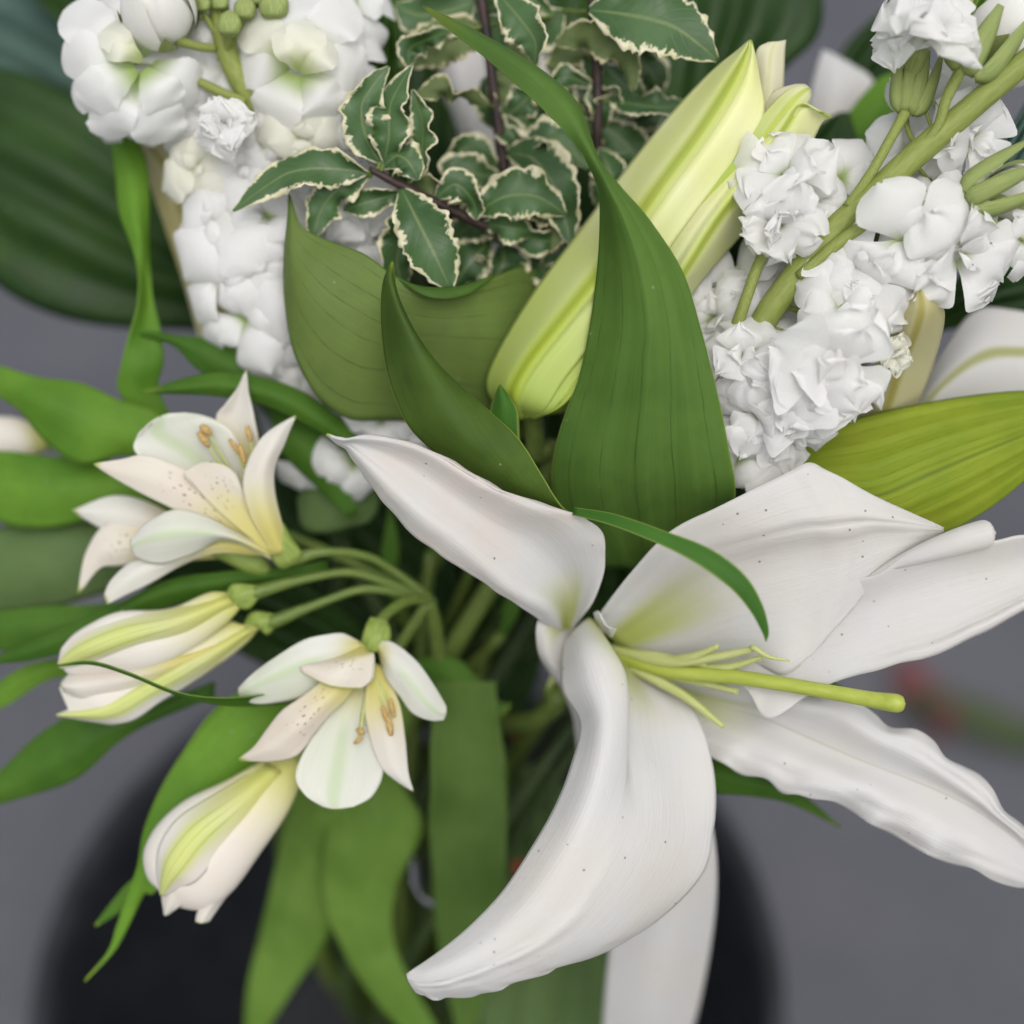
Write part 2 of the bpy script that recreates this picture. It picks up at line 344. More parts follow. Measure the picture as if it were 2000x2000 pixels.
M['ovary'] = plain('alstroemeria_ovary', (.17, .25, .04), (.27, .34, .08), rough=.5, stretch=(3, 24), bump=.5)
M['filament'] = plain('lily_filament', (.50, .55, .18), (.60, .62, .27), rough=.45, trans=.25, stretch=(8, 5))
M['pistil'] = plain('lily_pistil', (.36, .43, .06), (.45, .50, .09), rough=.4, trans=.15, stretch=(14, 5))
M['anther'] = plain('anther', (.36, .23, .07), (.52, .36, .14), rough=.8, scale=900, bump=.8)
M['dried_red'] = plain('dull_red_petal', (.13, .040, .045), (.17, .055, .055), rough=.7)
M['berry'] = plain('red_berry', (.35, .02, .015), (.5, .04, .02), rough=.3)

def variegated():
    g = G('variegated_leaf'); u, v = g.uv()
    e = g.math('MINIMUM', v, g.math('SUBTRACT', 1.0, v))
    oi = g.n('ShaderNodeObjectInfo').outputs['Random']
    sh = g.math('MULTIPLY', oi, 37.0)
    n = g.noise(1, g.vec(g.math('ADD', g.math('MULTIPLY', u, 13.0), sh), g.math('MULTIPLY', v, 3.0)), detail=5, rough=.75)
    n3 = g.noise(1, g.vec(g.math('ADD', g.math('MULTIPLY', u, 3.0), sh), g.math('MULTIPLY', v, 1.6)), detail=2)
    lim = g.math('ADD', g.mapr(n, .34, .68, -.05, .16, False), g.mapr(n3, .35, .7, -.01, .11, False))
    f = g.math('MAXIMUM', g.mapr(g.math('SUBTRACT', e, lim), .012, -.008), g.mapr(e, .05, .03))
    nz = g.noise(40); n2 = g.noise(300)
    grn = g.mix(g.mapr(nz, .35, .65), (.036, .090, .022), (.066, .138, .042))
    dm = g.math('ABSOLUTE', g.math('SUBTRACT', v, .5)); grn = g.mix(g.mapr(dm, .045, .01), grn, (.14, .20, .07))
    # side veins
    sv = g.math('ABSOLUTE', g.math('SUBTRACT', g.math('FRACT', g.math('MULTIPLY', g.math('SUBTRACT', u, g.math('MULTIPLY', dm, .5)), 11.0)), .5))
    grn = g.mix(g.math('MULTIPLY', g.mapr(sv, .09, .02), .25), grn, (.11, .17, .07))
    crm = g.mix(g.mapr(n2, .3, .7), (.64, .60, .36), (.74, .70, .50))
    col = g.mix(f, grn, crm)
    h = g.math('SUBTRACT', n2, g.math('MULTIPLY', g.mapr(sv, .1, .02), .5))
    return g.sheet(col, g.mapr(nz, .3, .7, .32, .5), .18, g.mix(.4, col, (.20, .28, .06)), g.bump(h, .3, .0006), .45)
M['vari'] = variegated()
M['vari_under'] = None
def variegated_under():
    g = G('variegated_leaf_underside'); u, v = g.uv()
    e = g.math('MINIMUM', v, g.math('SUBTRACT', 1.0, v)); oi = g.n('ShaderNodeObjectInfo').outputs['Random']
    n = g.noise(1, g.vec(g.math('ADD', g.math('MULTIPLY', u, 11.0), g.math('MULTIPLY', oi, 23.0)), g.math('MULTIPLY', v, 3.0)), detail=5, rough=.7)
    f = g.mapr(g.math('SUBTRACT', e, g.mapr(n, .34, .68, -.02, .17, False)), .012, -.008)
    n2 = g.noise(200); grn = g.mix(g.mapr(n2, .3, .7), (.120, .165, .055), (.155, .205, .075))
    col = g.mix(f, grn, (.60, .55, .34))
    return g.sheet(col, .6, .2, None, g.bump(n2, .2, .0005), .3)
M['vari_under'] = variegated_under()

def pavement_mat():
    g = G('grey_paving'); n = g.noise(1.6, detail=4); n2 = g.noise(60, detail=6, rough=.7); n3 = g.noise(420, detail=2)
    n0 = g.noise(5.0, detail=2); col = g.mix(g.mapr(n, .35, .68), (.074, .077, .088), (.112, .112, .124))
    col = g.mix(g.math('MULTIPLY', g.mapr(n0, .5, .7), .5), col, (.110, .102, .114))
    col = g.mix(g.math('MULTIPLY', g.mapr(n2, .4, .72), .5), col, (.060, .062, .075))
    col = g.mix(g.math('MULTIPLY', g.mapr(n3, .55, .75), .4), col, (.22, .22, .23))
    return g.sheet(col, .8, 0, None, g.bump(n3, .5, .002), .3)
M['pave'] = pavement_mat()
M['bucket'] = plain('black_plastic', (.014, .016, .020), (.024, .026, .031), scale=40, rough=.42, bump=.05)
M['plastic'] = plain('pale_glint_film', (.50, .50, .57), (.66, .66, .72), scale=60, rough=.25, trans=.4)  # pale colour stands in for glints on clear film

# ---------------------------------------------------------------- setting
pm = bpy.data.meshes.new('pavement'); S = 6
pm.from_pydata([(-S, -S, 0), (S, -S, 0), (S, S, 0), (-S, S, 0)], [], [(0, 1, 2, 3)])
pv = link('pavement', pm, M['pave']); pv['kind'] = 'structure'; pv['label'] = 'grey paving under the flower bucket'

# bucket: turned wall with rolled rim
bk = thing('flower_bucket', 'round black plastic bucket holding the bunch of flowers', 'bucket', (AX[0], AX[1], 0))
RR = 730 / 1000 * T * 0.75
prof = [(.0, .004), (.150, .004), (.156, 0.0005), (.160, .006), (RR - .012, RIM_H - .03), (RR - .010, RIM_H - .028), (RR - .001, RIM_H - .027), (RR + .002, RIM_H - .012), (RR, RIM_H - .002), (RR - .005, RIM_H), (RR - .010, RIM_H - .004), (RR - .014, RIM_H - .03), (.157, .012), (.150, .010), (.0, .010)]
th = np.linspace(0, 2 * np.pi, 96, endpoint=False)
V = np.array([[(AX[0] + r * math.cos(a), AX[1] + r * math.sin(a), z) for a in th] for r, z in prof])
link('shell', mesh_grid('shell', V, closed=True), M['bucket'], bk)
for s_ in (-1, 1):
    p = [(AX[0] + s_ * (RR + .004), AX[1] - .03 + .015 * i, RIM_H - .045 - .03 * math.sin(math.pi * i / 4)) for i in range(5)]
    tube_w('handle', np.array(p), [.004] * 5, M['bucket'], bk, n=8, seg=20)

# scraps lying on the paving
def on_ground(x, y, h=.003):
    c = W((x, y, 0)) - CAM; k = (h - CAM[2]) / c[2]; return CAM + c * k
def scrap(name, label, cat, x, y, L, Wd, rz, mat):
    c = on_ground(x, y); t = thing(name, label, cat, c)
    u = np.linspace(0, 1, 14)[:, None]; v = np.linspace(-1, 1, 7)[None]
    X = (u - .5) * L + 0 * v; Y = v * Wd * np.sin(np.pi * np.clip(u, .02, .98)) ** .7; Z = .004 + .012 * (v ** 2) + .008 * np.sin(u * 7) + .006 * u
    V = np.stack([c[0] + X * math.cos(rz) - Y * math.sin(rz), c[1] + X * math.sin(rz) + Y * math.cos(rz), Z * np.ones_like(X)], -1)
    link('blade', mesh_grid('blade', V), mat, t, .0006)
    tube_w('stalk', V[:2, 3].tolist() and np.array([V[0, 3], V[0, 3] - (V[1, 3] - V[0, 3]) * .8]), [.0015, .0012], M['stem'], t, n=6, seg=6)
scrap('fallen_petal', 'red fallen petal lying on the grey paving', 'petal', 1800, 1375, .085, .022, 1.9, M['dried_red'])
scrap('fallen_leaf', 'green fallen leaf lying on the grey paving beside a red petal', 'leaf', 1935, 1430, .16, .02, -.35, M['leaf_dull'])

# ================================================================ the open white lily
def sgauss(V, c, w): return np.exp(-((V - c) / w) ** 2)
ly = thing('lily', 'large open white lily with long yellow-green pistil, its petals spread over the paving', 'lily', W((1085, 1300, -7)))
# cupped petal reaching to the upper left, green tip
surf('petal', [
    [(1097, 1242, -4.60), (1101, 1246, -4.57), (1106, 1247, -4.68), (1113, 1238, -4.51), (1121, 1226, -4.20)],
    [(1050, 1206, -2.60), (1074, 1188, -2.23), (1108, 1160, -3.27), (1142, 1150, -2.83), (1158, 1170, -2.40)],
    [(998, 1172, -1.70), (1015, 1152, -1.27), (1075, 1100, -2.25), (1145, 1085, -1.75), (1182, 1088, -1.60)],
    [(933, 1130, -1.20), (950, 1100, -0.64), (1025, 1055, -1.48), (1115, 1028, -0.92), (1165, 1030, -1.20)],
    [(867, 1087, -0.90), (893, 1052, -0.25), (955, 1018, -0.93), (1030, 988, -0.27), (1085, 990, -0.60)],
    [(809, 1043, -0.80), (833, 1010, -0.06), (885, 970, -0.57), (935, 944, 0.10), (976, 956, -0.20)],
    [(748, 978, -0.80), (768, 955, -0.04), (812, 918, -0.40), (852, 893, 0.22), (882, 901, 0.00)],
    [(708, 924, -0.70), (720, 908, -0.08), (748, 884, -0.23), (778, 864, 0.25), (797, 862, 0.10)],
    [(678, 878, -0.50), (683, 872, -0.18), (695, 864, -0.06), (708, 855, 0.19), (722, 851, 0.10)],
    [(660, 866, -0.30), (662, 863, -0.14), (665, 860, -0.04), (669, 858, 0.05), (674, 858, 0.00)],
    [(637, 849, 0.00), (637, 849, 0.00), (638, 848, 0.00), (638, 848, 0.00), (639, 847, 0.00)]], M['lily_cup'], ly, nu=70, nv=40, thick=.0009, ripR=5, ripL=2, ripn=26, seed=4,
    disp=lambda U, V: -.10 * sgauss(V, .80, .03) * np.clip(U * 3 - .9, 0, 1) - .06 * sgauss(V, .3, .02) * np.clip(U * 3 - .5, 0, 1))
# long petal to the right, rolled upper margin
surf('petal', [
    [(1200, 1255, -4.6), (1230, 1275, -5), (1260, 1300, -5), (1290, 1322, -4.7)],
    [(1380, 1140, -2.9), (1400, 1210, -3.3), (1420, 1280, -3.2), (1442, 1338, -2.6)],
    [(1540, 1110, -2.0), (1545, 1190, -2.4), (1535, 1290, -2.2), (1500, 1402, -1.7)],
    [(1690, 1128, -1.0), (1670, 1190, -1.6), (1640, 1270, -1.5), (1588, 1352, -1.5)],
    [(1765, 1088, -.5), (1750, 1160, -1.2), (1730, 1240, -1.2), (1690, 1313, -1.2)],
    [(1850, 1062, -.4), (1845, 1130, -1.0), (1830, 1210, -1.0), (1800, 1285, -1.0)],
    [(1940, 1057, -.4), (1940, 1110, -1.0), (1930, 1170, -1.0), (1900, 1245, -1.0)],
    [(2010, 1046, -.5), (2010, 1090, -1.1), (2005, 1140, -1.1), (2000, 1190, -1.2)],
    [(2120, 1070, -1.4), (2120, 1090, -1.6), (2115, 1110, -1.6), (2110, 1130, -1.7)]], M['lily'], ly, nu=60, nv=34, thick=.0009, ripR=3, ripn=20, seed=8,
    disp=lambda U, V: .25 * sgauss(V, .93, .05) * np.clip(U * 3 - 1.2, 0, 1) - .12 * sgauss(V, .84, .04) * np.clip(U * 3 - 1.2, 0, 1))
# the rolled margin of that petal
tube('petal_roll', [(1688, 1132, -1.1, 2), (1745, 1103, -.8, 11), (1810, 1078, -.5, 20), (1870, 1058, -.3, 26), (1915, 1045, -.3, 28), (1930, 1042, -.3, 26), (1938, 1041, -.3, 16)], M['lily'], ly, n=16, seg=40)
# broad petal with the folded corner
surf('petal', [
    [(1160, 1215, -3.60), (1180, 1235, -4.05), (1205, 1255, -4.40), (1230, 1272, -4.52), (1260, 1290, -4.70)],
    [(1230, 1120, -2.00), (1270, 1150, -2.67), (1310, 1190, -3.24), (1350, 1235, -3.42), (1390, 1290, -3.60)],
    [(1305, 1040, -1.20), (1360, 1082, -1.58), (1400, 1135, -2.29), (1440, 1200, -2.44), (1480, 1300, -2.60)],
    [(1400, 990, -0.70), (1470, 1045, -0.85), (1500, 1100, -1.60), (1520, 1190, -1.80), (1530, 1318, -2.00)],
    [(1500, 942, -0.40), (1560, 1022, -0.46), (1590, 1080, -1.18), (1590, 1170, -1.46), (1575, 1290, -1.90)],
    [(1553, 914, -0.40), (1610, 1018, -0.36), (1630, 1074, -0.98), (1625, 1158, -1.30), (1600, 1262, -1.75)],
    [(1582, 902, -0.40), (1640, 1014, -0.33), (1658, 1068, -0.91), (1648, 1145, -1.22), (1622, 1236, -1.70)],
    [(1612, 917, -0.45), (1665, 1012, -0.33), (1680, 1062, -0.83), (1670, 1132, -1.12), (1644, 1212, -1.55)],
    [(1664, 946, -0.50), (1702, 1012, -0.33), (1715, 1050, -0.76), (1705, 1110, -1.02), (1670, 1180, -1.40)],
    [(1750, 990, -0.70), (1775, 1020, -0.54), (1780, 1045, -0.76), (1760, 1075, -0.92), (1730, 1110, -1.20)],
    [(1842, 1032, -1.00), (1842, 1034, -1.02), (1842, 1037, -1.04), (1838, 1040, -1.12), (1830, 1046, -1.20)]], M['lily'], ly, nu=80, nv=44, thick=.0009, ripL=3, ripn=14, seed=15,
    disp=lambda U, V: (.10 * sgauss(V, .235, .02) - .12 * sgauss(V, .275, .02)) * np.clip(U * 3 - .5, 0, 1) * np.clip(4 - U * 4.2, 0, 1) + .03 * np.sin(V * 40) * (1 - V) * .5)
# right lower petal with ruffled margins
surf('petal', [
    [(1262, 1302, -5.2), (1265, 1320, -5.4), (1270, 1335, -5.6), (1268, 1348, -5.4), (1262, 1360, -5.2)],
    [(1420, 1330, -3.4), (1405, 1355, -3.9), (1385, 1372, -4.4), (1372, 1410, -4.0), (1360, 1450, -3.7)],
    [(1530, 1352, -2.6), (1515, 1375, -2.7), (1490, 1402, -3.4), (1465, 1455, -2.8), (1440, 1502, -3.0)],
    [(1630, 1362, -2.3), (1620, 1390, -1.9), (1592, 1446, -2.7), (1560, 1495, -2.1), (1530, 1540, -2.5)],
    [(1720, 1398, -2.2), (1700, 1430, -1.6), (1675, 1482, -2.4), (1640, 1525, -1.7), (1600, 1562, -2.3)],
    [(1805, 1448, -2.2), (1785, 1475, -1.6), (1760, 1515, -2.3), (1730, 1565, -1.6), (1690, 1600, -2.2)],
    [(1880, 1500, -2.3), (1865, 1525, -1.7), (1840, 1548, -2.3), (1810, 1610, -1.6), (1780, 1650, -2.2)],
    [(1945, 1560, -2.5), (1935, 1580, -1.9), (1915, 1588, -2.4), (1895, 1650, -1.8), (1870, 1690, -2.3)],
    [(2010, 1625, -2.8), (2005, 1640, -2.3), (1990, 1645, -2.6), (1975, 1695, -2.2), (1960, 1724, -2.5)],
    [(2060, 1700, -3.1), (2055, 1710, -2.9), (2048, 1718, -2.9), (2040, 1725, -2.9), (2030, 1732, -2.9)]], M['lily_mid'], ly, nu=90, nv=40, thick=.0009, ripL=13, ripR=10, ripn=22, ripd=.35, seed=23,
    disp=lambda U, V: .14 * sgauss(V, .10 + .03 * np.sin(U * 17), .05) * np.clip(U * 3 - .8, 0, 1) - .08 * sgauss(V, .19 + .03 * np.sin(U * 17), .04) * np.clip(U * 3 - .8, 0, 1) - .12 * sgauss(V, .5, .02) * np.clip(U * 2, 0, 1) * (1 - U) + .08 * sgauss(V, .9 + .03 * np.sin(U * 26), .05) - .07 * sgauss(V, .80 + .04 * np.sin(U * 26), .05) * np.abs(np.sin(U * 13)))
# front petal hanging to the lower left, left margin rolled over
surf('petal', [
    [(1103, 1251, -4.2), (1125, 1228, -3.6), (1150, 1208, -3.4), (1162, 1222, -3.8), (1200, 1270, -5), (1240, 1310, -5.2), (1270, 1335, -5.2)],
    [(1098, 1300, -3.2), (1140, 1270, -1.9), (1190, 1262, -1.8), (1192, 1282, -2.6), (1235, 1320, -4.0), (1280, 1340, -4.2), (1325, 1362, -3.9)],
    [(1100, 1350, -2.6), (1158, 1332, -1.1), (1220, 1322, -1.3), (1208, 1345, -2.2), (1260, 1375, -3.2), (1310, 1390, -3.3), (1362, 1402, -3.1)],
    [(1134, 1415, -2.1), (1178, 1410, -.7), (1225, 1412, -1.1), (1214, 1425, -1.8), (1270, 1435, -2.5), (1325, 1450, -2.6), (1387, 1474, -2.6)],
    [(1113, 1505, -1.3), (1165, 1510, -.1), (1216, 1515, -.6), (1232, 1518, -1.1), (1285, 1525, -1.5), (1335, 1540, -1.9), (1397, 1545, -2.3)],
    [(1085, 1575, -.9), (1135, 1592, .3), (1190, 1605, .1), (1235, 1612, -.3), (1285, 1625, -.8), (1340, 1635, -1.5), (1392, 1622, -2.2)],
    [(1044, 1648, -.5), (1095, 1670, .5), (1145, 1690, .5), (1195, 1705, .2), (1250, 1715, -.4), (1305, 1720, -1.2), (1372, 1705, -2.1)],
    [(985, 1738, -.2), (1030, 1762, .7), (1075, 1785, .8), (1120, 1800, .6), (1170, 1815, 0), (1225, 1815, -.8), (1285, 1795, -1.9)],
    [(925, 1803, .1), (962, 1826, .8), (1000, 1845, .9), (1035, 1860, .8), (1075, 1868, .4), (1120, 1872, -.2), (1170, 1862, -1.0)],
    [(870, 1850, .3), (898, 1870, .9), (925, 1886, 1.0), (952, 1898, .9), (980, 1908, .6), (1010, 1914, .2), (1045, 1908, -.3)],
    [(826, 1882, .4), (842, 1897, .8), (858, 1910, .9), (876, 1921, .9), (896, 1930, .7), (915, 1938, .4), (935, 1944, .1)],
    [(802, 1897, .5), (809, 1907, .6), (817, 1917, .7), (825, 1925, .7), (834, 1935, .6), (844, 1943, .4), (855, 1950, .2)],
    [(795, 1903, .4), (796, 1908, .5), (798, 1913, .5), (800, 1918, .5), (803, 1923, .5), (807, 1929, .4), (812, 1936, .3)]], M['lily'], ly, nu=110, nv=50, thick=.0009, ripR=15, ripn=46, ripd=.25, seed=31, ripu=.60,
    disp=lambda U, V: (.10 * sgauss(V, .46 + .02 * np.sin(U * 23), .035) - .06 * sgauss(V, .38, .05) - .04 * sgauss(V, .55, .05) + .035 * np.sin(U * 70 + V * 9) * sgauss(V, .47, .08)) * np.clip((U - .45) * 5, 0, 1) * np.clip((.97 - U) * 8, 0, 1))
# petal hanging straight down behind it
surf('petal', [
    [(1170, 1310, -5.6), (1220, 1320, -6), (1300, 1345, -5.6)],
    [(1200, 1450, -5.2), (1290, 1450, -5.0), (1370, 1450, -5.2)],
    [(1215, 1580, -5.2), (1310, 1580, -4.6), (1388, 1585, -5.2)],
    [(1205, 1700, -6.4), (1310, 1700, -5.6), (1401, 1690, -6.3)],
    [(1192, 1840, -8.2), (1300, 1840, -7.3), (1394, 1800, -8.2)],
    [(1180, 1960, -10.4), (1280, 1960, -9.5), (1375, 1920, -10.4)],
    [(1180, 2060, -12.6), (1265, 2060, -12), (1340, 2040, -12.6)],
    [(1225, 2170, -14.6), (1240, 2170, -14.5), (1260, 2170, -14.6)]], M['lily'], ly, nu=40, nv=20, thick=.0009, ripL=3, ripR=3, ripn=10, seed=6)
# petal folded back on the left of the throat
surf('petal', [
    [(1078, 1200, -3.6), (1100, 1215, -4.2), (1118, 1240, -4.6)],
    [(1050, 1215, -3.2), (1075, 1235, -3.4), (1104, 1262, -4.2)],
    [(1049, 1262, -3.6), (1072, 1280, -3.6), (1102, 1300, -4.2)],
    [(1066, 1302, -4.4), (1088, 1320, -4.3), (1115, 1340, -4.6)],
    [(1098, 1345, -5.2), (1120, 1360, -5.0), (1150, 1375, -5.2)],
    [(1122, 1400, -6.2), (1150, 1410, -6.0), (1180, 1420, -6.2)],
    [(1126, 1460, -7.4), (1160, 1470, -7.2), (1190, 1475, -7.4)],
    [(1150, 1560, -9.4), (1165, 1560, -9.3), (1180, 1560, -9.4)]], M['lily'], ly, nu=36, nv=16, thick=.0009, ripL=3, ripn=9, seed=12)
# torn flecks of petal at the throat
surf('petal_base', [[(1160, 1196, -3.0), (1164, 1216, -3.3), (1172, 1240, -3.5)], [(1170, 1196, -2.7), (1180, 1214, -2.8), (1186, 1236, -3.1)], [(1180, 1218, -2.6), (1188, 1226, -2.6), (1194, 1244, -2.8)], [(1203, 1229, -2.3), (1203, 1230, -2.3), (1203, 1231, -2.3)]], M['lily'], ly, nu=14, nv=8, ripL=3, ripR=3, ripn=6)
body('throat', [(1106, 1268, 1142, 1240, -5.6), (1080, 1310, 1130, 1275, -6.2), (1068, 1340, 1108, 1310, -6.8), (1070, 1352, 1092, 1332, -7.2), (1076, 1352, 1082, 1346, -7.4)][::-1], M['bud'], ly, ratio=1)
stem(ly, [(1080, 1345, -7.2), (1060, 1400, -8.5)], M['stem'], 4, 4.5, seed=3)
tube('pistil', [(1165, 1268, -5.2, 13), (1300, 1308, -3.4, 15), (1450, 1324, -2.0, 14.5), (1600, 1348, -.9, 14.5), (1700, 1366, -.3, 16), (1748, 1373, 0, 18.5), (1762, 1374, 0, 14)], M['pistil'], ly, n=18, seg=60)
fil = [[(1180, 1268, -4.9, 10), (1290, 1290, -3.4, 11), (1350, 1283, -2.5, 9), (1402, 1262, -1.8, 5)],
       [(1180, 1264, -4.9, 10), (1300, 1292, -3.2, 11), (1390, 1284, -2.2, 9.5), (1462, 1270, -1.5, 7), (1472, 1265, -1.3, 6), (1500, 1282, -1.2, 4.5), (1543, 1291, -1.1, 1.5)],
       [(1185, 1275, -4.9, 9), (1310, 1300, -3.5, 11), (1410, 1304, -2.4, 9), (1488, 1284, -1.6, 5)],
       [(1185, 1280, -5.0, 9), (1270, 1322, -3.8, 11), (1345, 1365, -2.9, 9), (1412, 1419, -2.2, 5)],
       [(1185, 1282, -5.0, 9), (1270, 1310, -3.9, 11), (1370, 1332, -3.1, 9), (1441, 1351, -2.4, 6)],
       [(1180, 1272, -5.0, 9), (1260, 1280, -3.8, 11), (1330, 1290, -3.0, 8), (1380, 1300, -2.6, 4)]]
for f in fil: tube('stamen', f, M['filament'], ly, n=10, seg=34)
# its leaves: the thin arching one, those under the flower
blade('leaf', [(1120, 998, -.6, 16, 20), (1200, 1015, .4, 24, 20), (1300, 1052, 1.2, 30, 20), (1378, 1088, 1.6, 40, 15), (1440, 1135, 1.7, 38, 5), (1476, 1185, 1.6, 27, 0), (1494, 1230, 1.4, 14, 0), (1496, 1252, 1.3, 2, 0)], M['leaf_thin'], ly, cup=-.25, nu=50)
surf('leaf', [[(1300, 1440, -6.4), (1300, 1480, -6.2), (1300, 1530, -6.4)], [(1392, 1475, -5.6), (1392, 1510, -5.2), (1392, 1548, -5.5)], [(1470, 1508, -5.2), (1470, 1530, -4.9), (1480, 1556, -5.2)], [(1550, 1540, -5.6), (1550, 1552, -5.4), (1550, 1572, -5.6)], [(1642, 1614, -6.6), (1641, 1615, -6.6), (1640, 1616, -6.6)]], M['leaf_mid'], ly, nu=30, nv=12)
blade('leaf', [(1330, 1280, -6, 40, 0), (1500, 1310, -5, 46, 10), (1600, 1335, -5.4, 34, 0), (1680, 1368, -6, 3, 0)], M['leaf_mid'], ly, cup=.2)
blade('leaf', [(905, 1330, -8.0, 120, 10), (905, 1420, -8.4, 132, 8), (908, 1520, -8.8, 158, 14), (918, 1640, -9.6, 150, -8), (918, 1780, -11, 140, -12), (912, 1900, -12.6, 95, 0), (908, 2060, -14, 10, 0)], M['leaf_soft'], ly, cup=.45, wave=.3, nu=44, nv=15)

# ================================================================ the yellow-green lily bud and its leaves
lb = thing('lily_bud', 'fat yellow-green lily bud just opening, held between a broad leaf and white stock flowers', 'lily bud', W((1040, 830, -4)))
body('bud_core', [(1010, 812, 1040, 815, -3.9), (975, 770, 1120, 800, -3.8), (980, 700, 1200, 760, -3.6), (1060, 570, 1290, 640, -3.3), (1180, 400, 1400, 500, -3.1), (1300, 270, 1500, 370, -3.0), (1420, 150, 1560, 260, -2.8), (1480, 130, 1540, 200, -2.7)], M['bud'], lb, ratio=.45)
surf('tepal', [
    [(1000, 812, -3.6), (1015, 818, -3.2), (1040, 816, -3.0)],
    [(953, 765, -3.8), (1000, 775, -2.2), (1070, 795, -2.0)],
    [(966, 700, -3.7), (1030, 712, -1.8), (1110, 730, -1.7)],
    [(1040, 575, -3.5), (1110, 610, -1.5), (1190, 630, -1.5)],
    [(1118, 470, -3.4), (1190, 510, -1.2), (1265, 540, -1.4)],
    [(1212, 345, -3.2), (1275, 385, -1.0), (1350, 425, -1.3)],
    [(1305, 230, -2.9), (1370, 255, -.8), (1440, 310, -1.2)],
    [(1385, 145, -2.6), (1430, 160, -.8), (1490, 230, -1.2)],
    [(1440, 100, -2.1), (1458, 105, -1.0), (1482, 150, -1.3)],
    [(1463, 80, -1.6), (1465, 79, -1.5), (1468, 80, -1.5)]], M['bud'], lb, nu=50, nv=24, thick=.0008, ripR=3, ripn=9,
    disp=lambda U, V: .14 * sgauss(V, .55, .06) - .10 * sgauss(V, .45, .05) - .10 * sgauss(V, .66, .05))
surf('tepal', [
    [(1035, 818, -3.0), (1050, 815, -2.9), (1070, 806, -3.2)],
    [(1065, 798, -2.1), (1100, 790, -2.0), (1135, 760, -3.0)],
    [(1105, 735, -1.8), (1160, 730, -1.6), (1220, 720, -2.8)],
    [(1185, 632, -1.6), (1250, 640, -1.2), (1310, 630, -2.6)],
    [(1262, 540, -1.5), (1325, 545, -.9), (1372, 545, -2.5)],
    [(1345, 425, -1.4), (1400, 430, -.8), (1450, 455, -2.4)],
    [(1438, 310, -1.3), (1480, 325, -.8), (1530, 350, -2.2)],
    [(1500, 235, -1.2), (1530, 250, -.8), (1580, 285, -1.9)],
    [(1540, 196, -1.2), (1565, 205, -.9), (1605, 240, -1.5)],
    [(1595, 216, -1.1), (1610, 222, -1.0), (1624, 228, -1.1)]], M['bud'], lb, nu=50, nv=24, thick=.0008,
    disp=lambda U, V: .16 * sgauss(V, .42, .06) - .10 * sgauss(V, .30, .05) - .08 * sgauss(V, .55, .05))
surf('tepal', [
    [(1345, 380, -1.5), (1370, 400, -1.3), (1400, 410, -1.4)],
    [(1440, 290, -1.3), (1462, 310, -1.0), (1485, 325, -1.2)],
    [(1490, 225, -1.2), (1515, 240, -.8), (1540, 258, -1.1)],
    [(1528, 185, -1.2), (1550, 196, -.7), (1568, 215, -1.1)],
    [(1560, 168, -1.3), (1574, 176, -1.0), (1581, 192, -1.2)],
    [(1578, 174, -1.4), (1580, 178, -1.3), (1581, 182, -1.4)]], M['bud'], lb, nu=30, nv=16, thick=.0008)
surf('tepal_tip', [[(1455, 240, -2.4), (1490, 235, -2.0), (1530, 225, -2.4)], [(1470, 160, -2.2), (1500, 165, -1.8), (1530, 160, -2.2)], [(1478, 100, -2.0), (1505, 105, -1.8), (1532, 100, -2.1)], [(1500, 84, -2.0), (1516, 82, -1.9), (1534, 78, -2.1)]], M['bud_tip'], lb, nu=20, nv=12, thick=.0008)
surf('tepal_tip', [[(1480, 240, -2.0), (1520, 250, -1.7), (1560, 255, -2.0)], [(1505, 185, -1.9), (1535, 195, -1.5), (1575, 215, -1.9)], [(1545, 168, -1.8), (1562, 172, -1.6), (1583, 190, -1.8)], [(1568, 166, -1.8), (1575, 168, -1.7), (1582, 175, -1.8)]], M['bud_tip'], lb, nu=20, nv=12, thick=.0008)
stem(lb, [(1040, 805, -4), (1045, 880, -5), (1040, 1000, -7)], M['stem'], 3.6, 4.5, seed=5)
# broad folded leaf, twisting to a long thin tip
surf('leaf', [
    [(1185, 1110, -5), (1260, 1110, -5.0), (1350, 1090, -5)],
    [(1100, 1010, -3.6), (1250, 1030, -3.4), (1425, 1010, -3.2)],
    [(1077, 940, -2.8), (1240, 950, -2.0), (1437, 955, -1.8)],
    [(1085, 867, -2.1), (1240, 870, -1.0), (1424, 880, -1.0)],
    [(1110, 790, -1.6), (1250, 780, -.2), (1407, 795, -.5)],
    [(1130, 735, -1.3), (1255, 710, .3), (1392, 730, -.2)],
    [(1150, 640, -1.1), (1260, 630, .7), (1369, 640, 0)],
    [(1165, 530, -.9), (1245, 525, .9), (1334, 530, .1)],
    [(1171, 440, -.6), (1218, 434, .9), (1272, 435, .2)],
    [(1169, 372, 0), (1188, 367, .8), (1214, 368, .3)],
    [(1150, 325, .4), (1165, 318, .7), (1174, 315, .2)],
    [(1122, 280, .5), (1142, 270, .7), (1154, 265, 0)],
    [(1080, 234, .5), (1112, 210, .6), (1130, 205, -.3)],
    [(1020, 176, .3), (1060, 155, .4), (1080, 155, -.4)],
    [(950, 115, 0), (980, 100, .1), (1000, 100, -.5)],
    [(880, 62, -.4), (900, 55, -.3), (915, 52, -.6)],
    [(826, 14, -.8), (827, 13, -.8), (830, 12, -.8)]], M['leaf'], lb, nu=110, nv=40, thick=.0005, ripL=2, ripR=2, ripn=14,
    disp=lambda U, V: (.16 * sgauss(V, .54, .035) - .13 * sgauss(V, .70, .05) + .12 * sgauss(V, .80, .04) - .08 * sgauss(V, .40, .05) + .06 * sgauss(V, .28, .05)) * np.clip(1.25 - U * 1.9, 0, 1))
